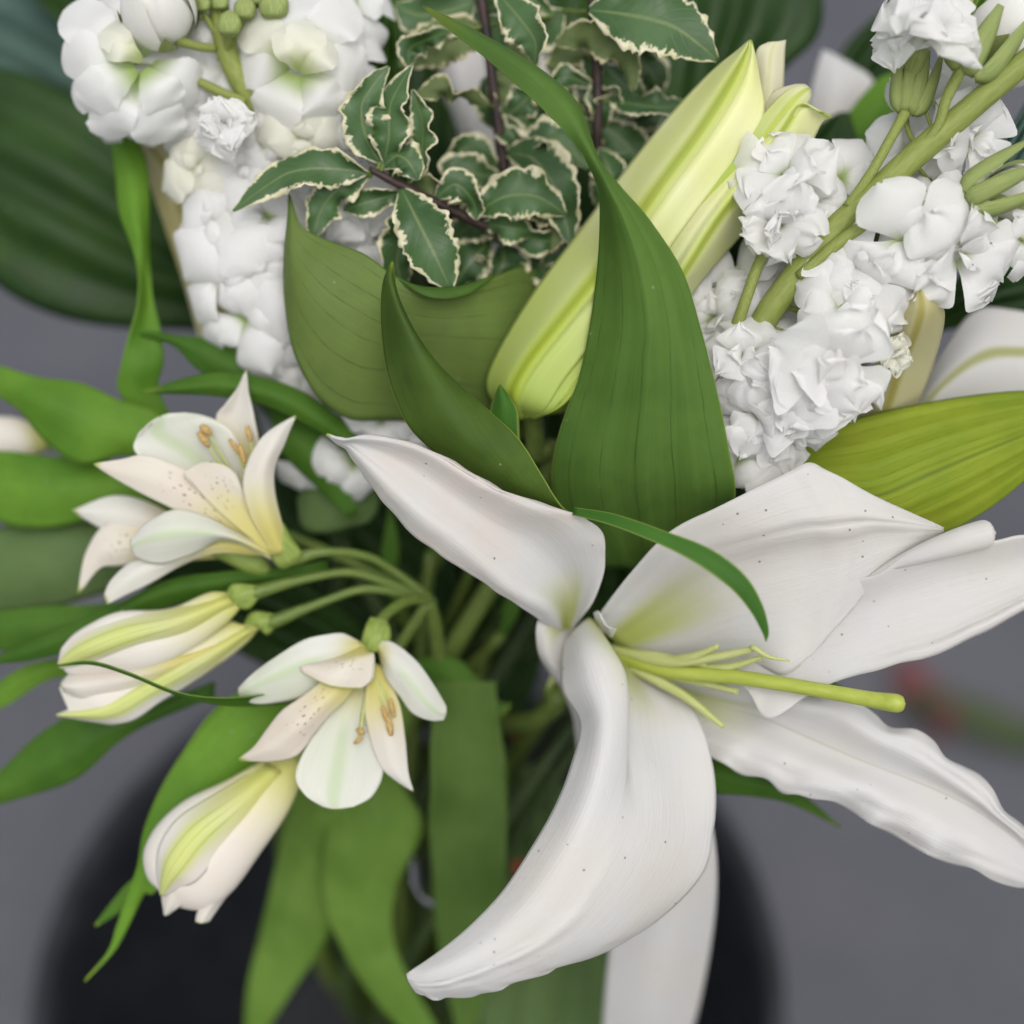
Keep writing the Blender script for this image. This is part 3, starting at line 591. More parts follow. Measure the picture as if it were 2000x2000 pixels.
# broad leaf seen from below
surf('leaf', [
    [(1030, 860, -6.0), (1070, 760, -5.6), (1090, 660, -5.6), (1095, 560, -5.8)],
    [(930, 840, -5.2), (985, 740, -4.5), (1015, 640, -4.3), (1030, 520, -4.6)],
    [(830, 825, -4.5), (890, 720, -3.6), (930, 640, -3.2), (960, 541, -3.3)],
    [(750, 822, -4.0), (800, 700, -3.0), (840, 640, -2.6), (890, 562, -2.4)],
    [(683, 820, -3.6), (720, 690, -2.5), (765, 620, -2.2), (830, 568, -2.0)],
    [(625, 782, -3.3), (660, 660, -2.2), (710, 590, -2.0), (773, 542, -2.1)],
    [(590, 728, -3.1), (618, 620, -2.1), (660, 560, -2.0), (715, 498, -2.2)],
    [(568, 670, -3.0), (588, 575, -2.1), (618, 525, -2.0), (655, 474, -2.3)],
    [(556, 590, -2.9), (570, 530, -2.2), (588, 495, -2.2), (612, 456, -2.4)],
    [(554, 510, -2.8), (562, 480, -2.4), (573, 460, -2.3), (590, 441, -2.4)],
    [(561, 432, -2.6), (565, 425, -2.5), (570, 420, -2.4), (578, 418, -2.5)],
    [(564, 380, -2.6), (565, 380, -2.6), (566, 380, -2.6), (567, 381, -2.6)]], M['leaf_under'], lb, nu=60, nv=30, thick=.0005, ripn=8, ripL=2, ripR=2)
# the turned-up lip of that leaf
surf('leaf', [[(765, 535, -2.2), (770, 538, -2.1), (775, 545, -2.1)], [(810, 556, -1.9), (812, 562, -1.7), (815, 572, -1.7)], [(860, 562, -2.1), (860, 570, -1.8), (860, 583, -1.7)], [(910, 556, -2.5), (912, 564, -2.2), (914, 575, -2.2)], [(962, 537, -3.3), (962, 539, -3.2), (962, 542, -3.2)]], M['leaf'], lb, nu=24, nv=8, thick=.0004)
# narrow dark leaf in front, tip up
surf('leaf', [
    [(1050, 1010, -3.0), (1090, 1020, -2.8), (1125, 1010, -2.8)],
    [(935, 960, -1.8), (1010, 960, -1.2), (1097, 988, -1.4)],
    [(853, 888, -1.1), (940, 890, -.3), (1055, 922, -.8)],
    [(802, 838, -.9), (890, 835, .1), (1012, 857, -.6)],
    [(772, 780, -.8), (850, 765, .3), (960, 808, -.5)],
    [(754, 722, -.8), (822, 705, .4), (904, 759, -.5)],
    [(746, 660, -.7), (798, 650, .4), (853, 708, -.4)],
    [(744, 605, -.6), (776, 600, .4), (813, 652, -.3)],
    [(748, 556, -.4), (764, 556, .4), (789, 607, -.2)],
    [(756, 530, -.2), (763, 532, .2), (773, 562, -.1)],
    [(766, 511, 0), (767, 512, 0), (768, 514, 0)]], M['leaf_front'], lb, nu=60, nv=26, thick=.0006, ripL=1.5, ripR=1.5, ripn=10)
surf('leaf', [[(1000, 900, -2.6), (1010, 900, -2.5), (1018, 895, -2.6)], [(955, 850, -2.2), (985, 845, -1.9), (1014, 850, -2.1)], [(958, 800, -2.0), (985, 798, -1.6), (1011, 805, -1.9)], [(968, 770, -1.9), (980, 770, -1.6), (995, 775, -1.8)], [(976, 752, -1.8), (977, 752, -1.8), (978, 753, -1.8)]], M['leaf_thin'], lb, nu=24, nv=12)

# ================================================================ half-hidden lily on the right, with the lime leaf
l2 = thing('lily', 'half-hidden cream lily behind the white stock, with a green-ribbed petal and a lime leaf', 'lily', W((1720, 900, -7)))
surf('petal', [[(1640, 860, -6), (1690, 880, -5.6), (1740, 880, -6)], [(1680, 800, -4.2), (1730, 800, -3.2), (1790, 792, -4.0)], [(1705, 720, -2.8), (1760, 710, -1.6), (1825, 700, -2.6)], [(1735, 650, -1.4), (1790, 640, -.2), (1843, 625, -1.2)], [(1760, 600, -.6), (1800, 595, .3), (1835, 590, -.4)], [(1788, 563, -.2), (1794, 562, 0), (1802, 564, -.1)]], M['lily_yellow'], l2, nu=36, nv=20, thick=.0009)
surf('petal', [[(1700, 900, -7.2), (1740, 915, -6.8), (1780, 920, -7)], [(1780, 790, -6.0), (1800, 800, -5.2), (1830, 830, -5.6)], [(1840, 690, -5.6), (1868, 728, -4.8), (1890, 790, -5.2)], [(1900, 610, -5.6), (1930, 692, -4.8), (1960, 775, -5.2)], [(1970, 605, -5.8), (1990, 688, -5.0), (2020, 765, -5.4)], [(2060, 630, -6.2), (2070, 690, -5.8), (2080, 750, -6.0)], [(2150, 700, -7), (2150, 705, -7), (2150, 710, -7)]], M['lily_back'], l2, nu=40, nv=24, thick=.0009)
surf('petal', [[(1740, 900, -7.6), (1760, 910, -7.2), (1790, 930, -7.4)], [(1850, 750, -6.6), (1870, 800, -6.4), (1880, 850, -6.6)], [(1960, 700, -6.4), (1970, 760, -6.2), (1980, 830, -6.4)], [(2080, 690, -6.8), (2090, 740, -6.8), (2100, 800, -6.8)]], M['lily_yellow'], l2, nu=24, nv=14, thick=.0009)
surf('leaf', [
    [(1460, 905, -4.6), (1465, 930, -4.5), (1480, 960, -4.6)],
    [(1530, 870, -3.9), (1545, 955, -3.2), (1570, 1000, -3.8)],
    [(1610, 838, -3.5), (1630, 965, -2.6), (1670, 1040, -3.4)],
    [(1690, 812, -3.2), (1715, 968, -2.1), (1770, 1055, -3.1)],
    [(1780, 792, -3.0), (1805, 930, -1.9), (1860, 1034, -2.9)],
    [(1880, 774, -2.9), (1900, 890, -1.8), (1935, 992, -2.8)],
    [(1990, 763, -2.9), (2000, 850, -2.0), (2010, 932, -2.8)],
    [(2090, 765, -3.2), (2090, 815, -2.6), (2090, 860, -3.1)],
    [(2180, 780, -3.6), (2180, 782, -3.6), (2180, 785, -3.6)]], M['leaf_lime'], l2, nu=60, nv=30, thick=.0005, ripn=8, ripL=1.5, ripR=1.5,
    disp=lambda U, V: .06 * np.sin(V * np.pi * 16) * np.sin(np.pi * U) - .12 * sgauss(V, .5, .04))
stem(l2, [(1720, 890, -7.2), (1560, 980, -8.0), (1400, 1080, -9)], M['stem'], 3.6, 4.4, seed=8)

# blurred lilies at the back
l3 = thing('lily', 'blurred pale lily petal hanging behind the variegated sprigs', 'lily', W((960, 330, -13)))
surf('petal', [[(930, 340, -13), (960, 350, -12.6), (1000, 340, -13)], [(890, 270, -12.4), (930, 280, -11.6), (985, 280, -12.4)], [(868, 180, -12), (905, 180, -11.2), (960, 190, -12)], [(862, 110, -12), (895, 100, -11.4), (945, 100, -12)], [(880, 40, -12.4), (900, 40, -12.2), (920, 40, -12.4)]], M['lily'], l3, nu=26, nv=14, thick=.0009)
surf('petal', [[(960, 360, -13.4), (980, 365, -13.2), (1010, 360, -13.4)], [(985, 280, -13), (1010, 290, -12.6), (1050, 290, -13)], [(1000, 180, -13), (1030, 190, -12.6), (1080, 190, -13)], [(1040, 100, -13.4), (1050, 100, -13.3), (1060, 100, -13.4)]], M['lily'], l3, nu=24, nv=12, thick=.0009)
stem(l3, [(970, 345, -13.2), (960, 600, -13.5)], M['stem_dark'], 3.2, 4, seed=9)
l4 = thing('lily', 'blurred pale lily petals behind the bud tip beside a bright leaf', 'lily', W((1600, 340, -11)))
surf('petal', [[(1570, 380, -11), (1600, 390, -10.6), (1640, 380, -11)], [(1570, 290, -10.6), (1610, 300, -10), (1660, 290, -10.6)], [(1580, 200, -10.4), (1630, 210, -9.8), (1690, 220, -10.4)], [(1596, 130, -10.4), (1640, 140, -10), (1705, 160, -10.4)], [(1607, 98, -10.6), (1630, 108, -10.5), (1660, 125, -10.6)]], M['lily'], l4, nu=26, nv=14, thick=.0009)
surf('leaf', [[(1600, 340, -9.6), (1620, 350, -9.4), (1640, 350, -9.6)], [(1630, 270, -9), (1665, 280, -8.6), (1705, 285, -9)], [(1665, 210, -8.8), (1710, 220, -8.4), (1750, 230, -8.8)], [(1712, 158, -8.8), (1740, 165, -8.6), (1765, 185, -8.8)], [(1750, 140, -9), (1755, 142, -9), (1762, 146, -9)]], M['leaf_fresh'], l4, nu=24, nv=12)
stem(l4, [(1600, 360, -10.8), (1480, 560, -11.5), (1300, 800, -12.5)], M['stem_dark'], 3.2, 4, seed=19)
l5 = thing('lily_bud', 'slim cream lily bud with an ochre rib beside the twisted narrow leaf', 'lily bud', W((440, 690, -9)))
surf('tepal', [[(400, 700, -9), (430, 705, -8.6), (470, 690, -9)], [(362, 560, -8.4), (410, 560, -7.6), (470, 560, -8.4)], [(318, 430, -7.8), (360, 420, -7), (420, 420, -7.8)], [(285, 330, -7.4), (318, 320, -6.8), (360, 310, -7.4)], [(268, 262, -7.2), (275, 260, -7.1), (284, 259, -7.2)]], M['lily_yellow'], l5, nu=36, nv=18, thick=.0009)
surf('tepal', [[(410, 700, -9.4), (450, 705, -9.8), (490, 690, -9.4)], [(375, 560, -8.8), (430, 560, -9.4), (490, 560, -8.8)], [(330, 430, -8.2), (380, 420, -8.8), (440, 420, -8.2)], [(300, 330, -7.8), (330, 320, -8), (380, 310, -7.8)], [(275, 268, -7.4), (282, 266, -7.5), (292, 262, -7.4)]], M['lily_back'], l5, nu=30, nv=14, thick=.0009)
stem(l5, [(440, 695, -9.2), (560, 860, -10)], M['stem_dark'], 3, 4, seed=23)

# ================================================================ stock (double white florets on a thick stem)
def petal_variant(kind, seed, mat):
    r = np.random.RandomState(seed); nu, nv = 17, 25
    u = np.linspace(0, 1, nu)[:, None]; v = np.linspace(-1, 1, nv)[None]
    if kind == 'bud':                      # shell wrapped round a ball
        k = (seed - 100) // 7 if seed < 150 and seed % 7 == 2 else (seed - 150) // 7; k = min(4, k); top = (.995, .95, .90, .84, .76)[k]
        lat = u * top * math.pi; lon = v * (math.pi if k == 0 else (1.35 + .2 * r.rand()) * (1 - .35 * u ** 3))
        rad = (1 + .07 * crs(r.uniform(-1, 1, 6), nv)[None] * u ** 2 + .05 * np.sin(2 * v + r.rand() * 6) * u) * (1 + .10 * u ** 6)
        zz = -np.cos(lat); X = rad * np.sin(lat) * np.cos(lon) * (1 - .16 * np.clip(zz, 0, 1)); Y = rad * np.sin(lat) * np.sin(lon) * (1 - .16 * np.clip(zz, 0, 1)); Z = zz * rad * 1.22 + .06 * crs(r.uniform(-1, 1, 7), nv)[None] * u ** 4
    else:
        rf = kind == 'ruffle'
        wm = (.60 if rf else .53) * (1 + .14 * r.randn())
        wd = wm * (.14 + .86 * np.clip(u / .66, 0, 1) ** 1.25) * np.sqrt(np.clip(1 - np.clip((u - .50) / .505, 0, 1) ** 2.1, 0, 1))
        L = u * (1 - .08 * v ** 2 * u) - (.10 if rf and r.rand() < .6 else .02) * np.exp(-(v / .2) ** 2) * u ** 6
        L = L + (.10 if rf else .035) * crs(r.uniform(-1, 1, 12 if rf else 7), nv)[None] * u ** 5
        X = L + 0 * v; Y = wd * v * (1 + (.14 if rf else .04) * crs(r.uniform(-1, 1, 9), nu)[:, None] * u)
        bend = r.uniform(-.35, .6) if rf else r.uniform(.2, .6)
        side = r.uniform(-.4, .35) if rf else r.uniform(-.36, -.12)
        Z = .20 * np.sin(u * math.pi * .9) - bend * u ** 2.6 * .6 + side * v ** 2 * u
        Z = Z + (.15 if rf else .04) * crs(r.uniform(-1, 1, 8 if rf else 5), nv)[None] * u ** 2.6
        if rf: Y = Y + .07 * crs(r.uniform(-1, 1, 4), nu)[:, None] * u; Z = Z + .10 * np.sin(u * 4 + r.rand() * 6) * u + .05 * crs(r.uniform(-1, 1, 14), nv)[None] * u ** 5
    me = mesh_grid('petal', np.stack([X, Y, Z + 0 * X], -1)); me.materials.append(mat); return me
PV = {(k, c): [petal_variant(k, 100 + i * 7 + (50 if c == 'stock_cream' else 0), M['stock_bud' if k == 'bud' else c]) for i in range(12 if k != 'bud' else 5)] for k in ('round', 'ruffle', 'bud') for c in ('stock', 'stock_cream')}
LAY = {'open': [(6, 6, 1.0, 'round'), (5, 24, .70, 'round'), (2, 62, .40, 'round')],
       'flat': [(4, 4, 1.12, 'round'), (3, 22, .74, 'round')],
       'ruf': [(4, 2, 1.15, 'ruffle'), (3, 24, .95, 'ruffle'), (2, 50, .62, 'ruffle')],
       'side': [(4, 24, 1.1, 'ruffle'), (3, 46, 1.0, 'ruffle'), (2, 70, .8, 'ruffle')]}
def floret(root, stem_pts, x, y, d, rpx, ax=0, ay=0, style='ruf', seed=0, mat='stock', calyx=1.0, ped=True):
    q = random.Random(seed * 13 + int(x) + int(y) * 3)
    c = W((x, y, d)); r = rpx * PX(d)
    n = -FWD + ax * RGT + ay * UPV; n = n / np.linalg.norm(n)
    nv_ = Vector(n); fr = nv_.to_track_quat('Z', 'Y').to_matrix().to_4x4()
    # calyx
    pts = [c - n * r * .02, c - n * r * .25, c - n * r * .75 * calyx, c - n * r * 1.0 * calyx]
    if style == 'bud': pts = [c - n * r * .75, c - n * r * 1.0, c - n * r * 1.3, c - n * r * 1.5]
    ca = tube_w('floret', np.array(pts), [r * .13, r * .17, r * .15, r * .06], M['calyx'], root, n=10, seg=10)
    end = pts[-1]
    if ped and stem_pts is not None:
        sw = crs(W(np.array(stem_pts)[:, :3]), 60); dd = np.linalg.norm(sw - end, axis=1) + .02 * np.linspace(1, 0, 60); k = int(np.argmin(dd)); k = min(59, k + 3)
        m = (end + sw[k]) / 2 - n * r * .25
        tube_w('pedicel', np.array([end, m, sw[k]]), [r * .055, r * .05, r * .06], M['stem_stock'], ca, n=8, seg=14, cap=False)
    if style == 'bud':
        for k in range(5):
            me = PV[('bud', mat)][k]
            mt = Matrix.Translation(Vector(c)) @ fr @ Matrix.Rotation(k * 2.4 + q.uniform(-.3, .3), 4, 'Z') @ Matrix.Rotation(q.uniform(-.12, .12), 4, 'X') @ Matrix.Diagonal((r * (.80 + .05 * k), r * (.80 + .05 * k), r * (.85 + .04 * k), 1))
            o = link('petal', me, None, ca); o.matrix_basis = mt
        for k in range(4):      # green sepals clasping the bud
            a_ = k * math.pi / 2 + q.uniform(-.2, .2); ex = (fr @ Vector((math.cos(a_), math.sin(a_), 0, 0))).to_3d(); ey = (fr @ Vector((-math.sin(a_), math.cos(a_), 0, 0))).to_3d(); ez = Vector(n); c3 = Vector(c)
            U_ = np.linspace(0, 1, 10); V_ = np.linspace(-1, 1, 5); L_ = .62 * math.pi * q.uniform(.85, 1.0)
            sv = np.array([[tuple(c3 + r * 1.06 * ((ex * math.cos(v_ * .5 * (1 - u_) ** .6) + ey * math.sin(v_ * .5 * (1 - u_) ** .6)) * math.sin(max(.05, u_ * L_)) - ez * math.cos(u_ * L_) * 1.12)) for v_ in V_] for u_ in U_])
            link('sepal', mesh_grid('sepal', sv), M['calyx'], ca)
        return ca
    for (cnt, el, ln, kind) in LAY[style]:
        ph = q.uniform(0, 6.28)
        for k in range(cnt):
            me = q.choice(PV[(kind, mat)])
            e = el + q.uniform(-11, 11); L = r * ln * q.uniform(.86, 1.1)
            mt = Matrix.Translation(Vector(c + n * r * .02 * (el / 30))) @ fr @ Matrix.Rotation(ph + k * 2 * math.pi / cnt + q.uniform(-.22, .22), 4, 'Z') @ Matrix.Rotation(-R(e), 4, 'Y') @ Matrix.Rotation(q.uniform(-.25, .25), 4, 'X') @ Matrix.Diagonal((L, L * q.uniform(.9, 1.15), L, 1))
            o = link('petal', me, None, ca); o.matrix_basis = mt
    return ca

st = thing('stock_stem', 'white double stock with bare green stem leaning past the yellow-green bud', 'stock flower', W((1400, 800, -5)))
rs = [(2040, 90, 0, 24), (1950, 165, -.1, 24), (1850, 250, -.3, 25), (1770, 320, -.5, 26), (1690, 395, -.7, 26), (1620, 460, -.9, 27), (1550, 545, -1.2, 27), (1490, 630, -1.6, 26), (1455, 720, -2.4, 25), (1400, 860, -4.4, 24)]
tube('main_stem', rs, M['stem_stock'], st, n=16, seg=70)
stem(st, [(1400, 860, -4.4), (1330, 1000, -6.5)], M['stem'], 4, 4.4, seed=31)
# ridge line where side shoots leave the stem
for p in ([(1438, 640, -1.6, 13), (1455, 590, -1.3, 12), (1480, 520, -1.2, 11), (1505, 470, -1.4, 10)],
          [(1655, 405, -.6, 11), (1700, 340, -.4, 10), (1740, 270, -.3, 10), (1768, 220, -.4, 11)],
          [(1790, 300, -.3, 11), (1830, 250, 0, 10), (1850, 190, .2, 11), (1885, 120, .3, 12)],
          [(1560, 540, -.7, 11), (1650, 465, -.3, 12), (1720, 425, 0, 11), (1800, 402, .2, 10), (1890, 385, .3, 10)],
          [(1560, 570, -1.2, 11), (1610, 530, -1.1, 10), (1670, 490, -1.4, 9)],
          [(1480, 690, -1.5, 10), (1540, 672, -1.0, 10), (1600, 664, -.8, 9)]):
    tube('side_stem', p, M['stem_stock'], st, n=10, seg=28)
# long green sepals holding two florets and the buds at the edge
def sepals(root, bx, by, tx, ty, d, w, n=4, seed=0):
    q = random.Random(seed); L = math.hypot(tx - bx, ty - by); dx, dy = (tx - bx) / L, (ty - by) / L
    for k in range(n):
        o = (k - (n - 1) / 2) / max(1, (n - 1)) * 2
        sx, sy = -dy * o * w, dx * o * w
        blade('sepal', [(bx + sx * .35, by + sy * .35, d, w * .5, -o * 40), (bx + dx * L * .15 + sx * .8, by + dy * L * .15 + sy * .8, d + .3 - abs(o) * .2, w * .75, -o * 40), (bx + dx * L * .6 + sx, by + dy * L * .6 + sy, d + .35 - abs(o) * .3, w * .62, -o * 40), (bx + dx * L * 1.0 + sx * 1.05, by + dy * L + sy * 1.05, d + .3 - abs(o) * .3, w * .2, -o * 40)], M['calyx'], root, nu=16, nv=7, cup=-.5)
sepals(st, 1772, 222, 1800, 95, -.5, 40, 4)
sepals(st, 1885, 145, 1955, 10, .4, 60, 3)
sepals(st, 1888, 390, 2030, 322, .5, 50, 3)
sepals(st, 1900, 392, 2010, 440, .0, 30, 2)
F = [  # x, y, d, radius_px, ax, ay, style, colour
    (1800, 88, .3, 112, .1, .75, 'side', 'stock'), (1760, 75, .1, 62, -.6, .5, 'ruf', 'stock'),
    (1990, 62, -1.3, 96, .5, .35, 'bud', 'stock_cream'),
    (1835, 205, -1.8, 105, .1, -.2, 'flat', 'stock'), (1885, 275, -1.5, 100, .4, -.3, 'ruf', 'stock'), (1780, 290, -1.9, 90, -.2, 0, 'flat', 'stock'),
    (1535, 345, -.5, 98, -.5, .35, 'ruf', 'stock'), (1520, 435, -.7, 86, -.4, -.6, 'side', 'stock'), (1640, 350, -1.5, 95, .2, .5, 'flat', 'stock'), (1580, 395, -1.1, 75, .1, -.2, 'ruf', 'stock'),
    (1770, 470, .0, 135, -.1, -.6, 'flat', 'stock'), (1865, 490, -.3, 112, .5, -.4, 'ruf', 'stock'), (1760, 380, -1.7, 95, 0, .3, 'flat', 'stock'), (1885, 415, -1.2, 90, .6, 0, 'flat', 'stock'),
    (1690, 545, -.6, 110, -.3, -.1, 'ruf', 'stock'), (1640, 590, -.3, 98, -.3, .2, 'flat', 'stock'), (1690, 605, -.5, 72, .4, 0, 'ruf', 'stock'),
    (1625, 715, .0, 115, .0, -.4, 'ruf', 'stock'), (1570, 760, -.3, 95, -.4, -.4, 'ruf', 'stock'), (1735, 692, -.6, 46, .7, -.1, 'side', 'stock_cream'),
    (1450, 700, -1.1, 84, -.2, .1, 'ruf', 'stock'), (1440, 550, -2.8, 110, -.3, .2, 'flat', 'stock'), (1395, 620, -2.6, 85, -.4, 0, 'ruf', 'stock'), (1510, 560, -2.8, 90, 0, 0, 'flat', 'stock'),
    (1480, 810, -1.2, 95, -.2, -.4, 'ruf', 'stock'), (1545, 845, -1.4, 70, .1, -.7, 'ruf', 'stock'), (1445, 890, -2.1, 95, -.2, -.5, 'flat', 'stock'), (1530, 700, -1.8, 80, 0, 0, 'flat', 'stock'),
    (2000, 390, -1.2, 74, .7, -.1, 'bud', 'stock'), (1995, 470, -.6, 80, .6, -.5, 'flat', 'stock'), (1425, 790, -2.1, 85, -.3, 0, 'flat', 'stock')]
for i, f in enumerate(F): floret(st, rs, *f[:7], seed=i, mat=f[7])

# ---- the stock on the left
s2 = thing('stock_stem', 'white stock with rounded petals and green flower centres, tiny green buds at its top', 'stock flower', W((480, 640, -7)))
ls = [(425, -60, -3.2, 20), (428, 20, -3.4, 20), (440, 90, -3.5, 21), (465, 150, -3.6, 22), (490, 200, -3.9, 22), (510, 300, -4.8, 22), (520, 450, -5.6, 22), (530, 620, -6.6, 22), (560, 760, -8, 22)]
tube('main_stem', ls, M['stem_stock'], s2, n=16, seg=60)
tube('side_stem', [(420, 95, -3.3, 8), (385, 90, -3.0, 9), (345, 78, -2.7, 10)], M['stem_stock'], s2, seg=20)
tube('side_stem', [(480, 200, -3.6, 10), (430, 180, -3.4, 10), (390, 160, -3.4, 9)], M['stem_stock'], s2, seg=20)
stem(s2, [(560, 760, -8), (660, 930, -9.5)], M['stem_dark'], 4, 4.4, seed=41)
F2 = [(275, 128, -4.4, 120, -.1, -.1, 'flat', 'stock'), (215, 60, -4.0, 95, -.4, .3, 'flat', 'stock'), (310, 15, -2.3, 75, .1, .3, 'bud', 'stock_cream'), (225, 205, -4.0, 85, -.4, -.5, 'flat', 'stock'), (330, 205, -4.2, 110, .1, -.5, 'flat', 'stock'),
      (585, 120, -4.4, 110, .1, -.1, 'flat', 'stock'), (660, 120, -4.0, 100, .4, 0, 'flat', 'stock'), (560, 200, -4.0, 88, -.1, -.6, 'flat', 'stock'), (690, 20, -4.2, 90, .3, .3, 'flat', 'stock'),
      (440, 250, -2.7, 60, -.3, -.1, 'side', 'stock'), (446, 246, -2.5, 50, -.1, 0, 'ruf', 'stock'), (590, 270, -3.3, 88, 0, -.4, 'open', 'stock_cream'), (520, 270, -3.5, 80, -.2, -.3, 'flat', 'stock'), (680, 230, -3.6, 85, .3, -.1, 'open', 'stock'), (400, 40, -4.0, 85, 0, .2, 'flat', 'stock'), (420, 150, -4.2, 80, 0, 0, 'flat', 'stock'), (480, 330, -4.0, 90, -.2, 0, 'open', 'stock'),
      (620, 340, -4.2, 90, 0, 0, 'ruf', 'stock'), (390, 330, -4.2, 85, -.4, 0, 'open', 'stock_cream'), (440, 440, -3.9, 112, -.3, 0, 'flat', 'stock'), (400, 460, -4.2, 75, -.6, 0, 'flat', 'stock'), (525, 430, -4.0, 100, 0, .2, 'flat', 'stock'), (430, 540, -4.3, 100, -.5, -.1, 'flat', 'stock'), (500, 520, -4.0, 95, -.1, -.1, 'open', 'stock'),
      (545, 560, -4.6, 95, .1, 0, 'flat', 'stock'), (480, 620, -4.5, 108, -.3, -.3, 'flat', 'stock'), (540, 660, -4.9, 90, .1, -.3, 'open', 'stock'), (700, 400, -4.6, 85, .2, .1, 'ruf', 'stock'), (730, 460, -4.9, 75, .2, -.2, 'ruf', 'stock'), (660, 440, -5.0, 85, 0, 0, 'open', 'stock'), (590, 720, -5.5, 85, 0, -.3, 'open', 'stock'),
      (745, 815, -4.6, 72, .1, -.1, 'flat', 'stock'), (790, 850, -4.9, 60, .2, -.2, 'flat', 'stock'), (690, 900, -6.0, 85, .1, -.4, 'flat', 'stock'), (600, 900, -6.4, 70, 0, -.2, 'flat', 'stock')]
for i, f in enumerate(F2): floret(s2, ls, *f[:7], seed=i + 60, mat=f[7])
def laid(root, cx, cy, d0, L):
    ca = body('floret', [(cx - 4, cy + 4, cx + 4, cy + 4, d0 - 1.6), (cx - 16, cy, cx + 16, cy, d0 - 1.0), (cx - 20, cy - 2, cx + 20, cy - 2, d0 - .3), (cx - 10, cy - 4, cx + 10, cy - 4, d0 - .1)], M['ovary'], root, nu=12, nv=14)
    for i, (bx, by, tx, ty, wd, db, dt, m) in enumerate(L):
        q = random.Random(i * 7 + int(cx)); dx, dy = tx - bx, ty - by; ln = math.hypot(dx, dy); nx, ny = -dy / ln, dx / ln; k = q.uniform(-.10, .10) * ln
        mx_, my_ = cx + (bx - cx) * .45, cy + (by - cy) * .45
        prof = [(0, .22), (.2, .5), (.42, .82), (.62, 1.0), (.8, .97), (.92, .74), (.985, .40), (1.0, .10)]
        cl = []
        for t, wv in prof:
            bow = math.sin(math.pi * t)
            cl.append((mx_ + (tx - mx_) * t + nx * k * bow, my_ + (ty - my_) * t + ny * k * bow, d0 + db + (dt - db) * t + .55 * bow - .45 * t ** 4, wd * wv, q.uniform(-14, 14)))
        blade('petal', cl, M[m], ca, nu=34, nv=17, cup=-.34 + q.uniform(-.1, .12), wave=.10, waven=6, seed=i * 5 + int(cx), jag=.05, thick=0)
    return ca
S_, C_ = 'stock', 'stock_cream'
laid(s2, 275, 127, -2.6, [(305, 120, 392, 178, 104, -.7, -.6, S_), (290, 155, 326, 276, 118, -.5, -.7, S_), (254, 165, 203, 270, 96, -.4, -.6, S_), (225, 140, 142, 194, 84, -.5, -.6, S_), (235, 90, 138, 8, 104, -.5, -.4, S_), (235, 110, 120, 108, 104, -.2, -.2, S_), (275, 90, 300, 20, 80, -.5, -.2, S_),
    (290, 145, 338, 214, 92, .0, -.1, S_), (254, 145, 166, 208, 100, .1, .0, S_), (275, 100, 203, 44, 64, .2, .3, C_), (278, 108, 192, 84, 56, .3, .4, C_)])
laid(s2, 580, 134, -2.6, [(543, 120, 458, 128, 98, -.6, -.7, S_), (543, 92, 470, 42, 96, -.4, -.3, C_), (580, 60, 578, -24, 110, -.5, -.3, S_), (622, 75, 694, 6, 104, -.4, -.4, S_), (620, 130, 716, 138, 100, -.4, -.6, S_), (565, 155, 515, 238, 104, .0, -.2, S_), (608, 155, 653, 231, 98, .0, -.1, S_),
    (587, 140, 562, 52, 62, .2, .9, C_), (594, 146, 610, 46, 82, .3, .9, C_), (598, 145, 648, 84, 76, .4, .8, C_)])
for i, (x, y, d, r) in enumerate([(395, 8, -2.8, 18), (448, 48, -2.4, 26), (478, 18, -2.7, 24), (535, 10, -2.6, 32), (430, 5, -2.9, 18), (505, -10, -3, 26)]):
    b = body('green_bud', [(x - r * .3, y + r * 1.0, x + r * .3, y + r * 1.0, d - .3), (x - r * .85, y + r * .6, x + r * .85, y + r * .6, d), (x - r, y - r * .1, x + r, y - r * .1, d), (x - r * .7, y - r * .75, x + r * .7, y - r * .75, d), (x - r * .08, y - r * 1.1, x + r * .08, y - r * 1.1, d)], M['calyx'], s2, nu=16, nv=16, groove=.14, gn=4)
    tube('pedicel', [(x, y + r * .7, d - .2, 6), ((x + 440) / 2, y + 50, -3.2, 6), (445, max(95, y + 75), -3.5, 7)], M['stem_stock'], b, n=8, seg=14)

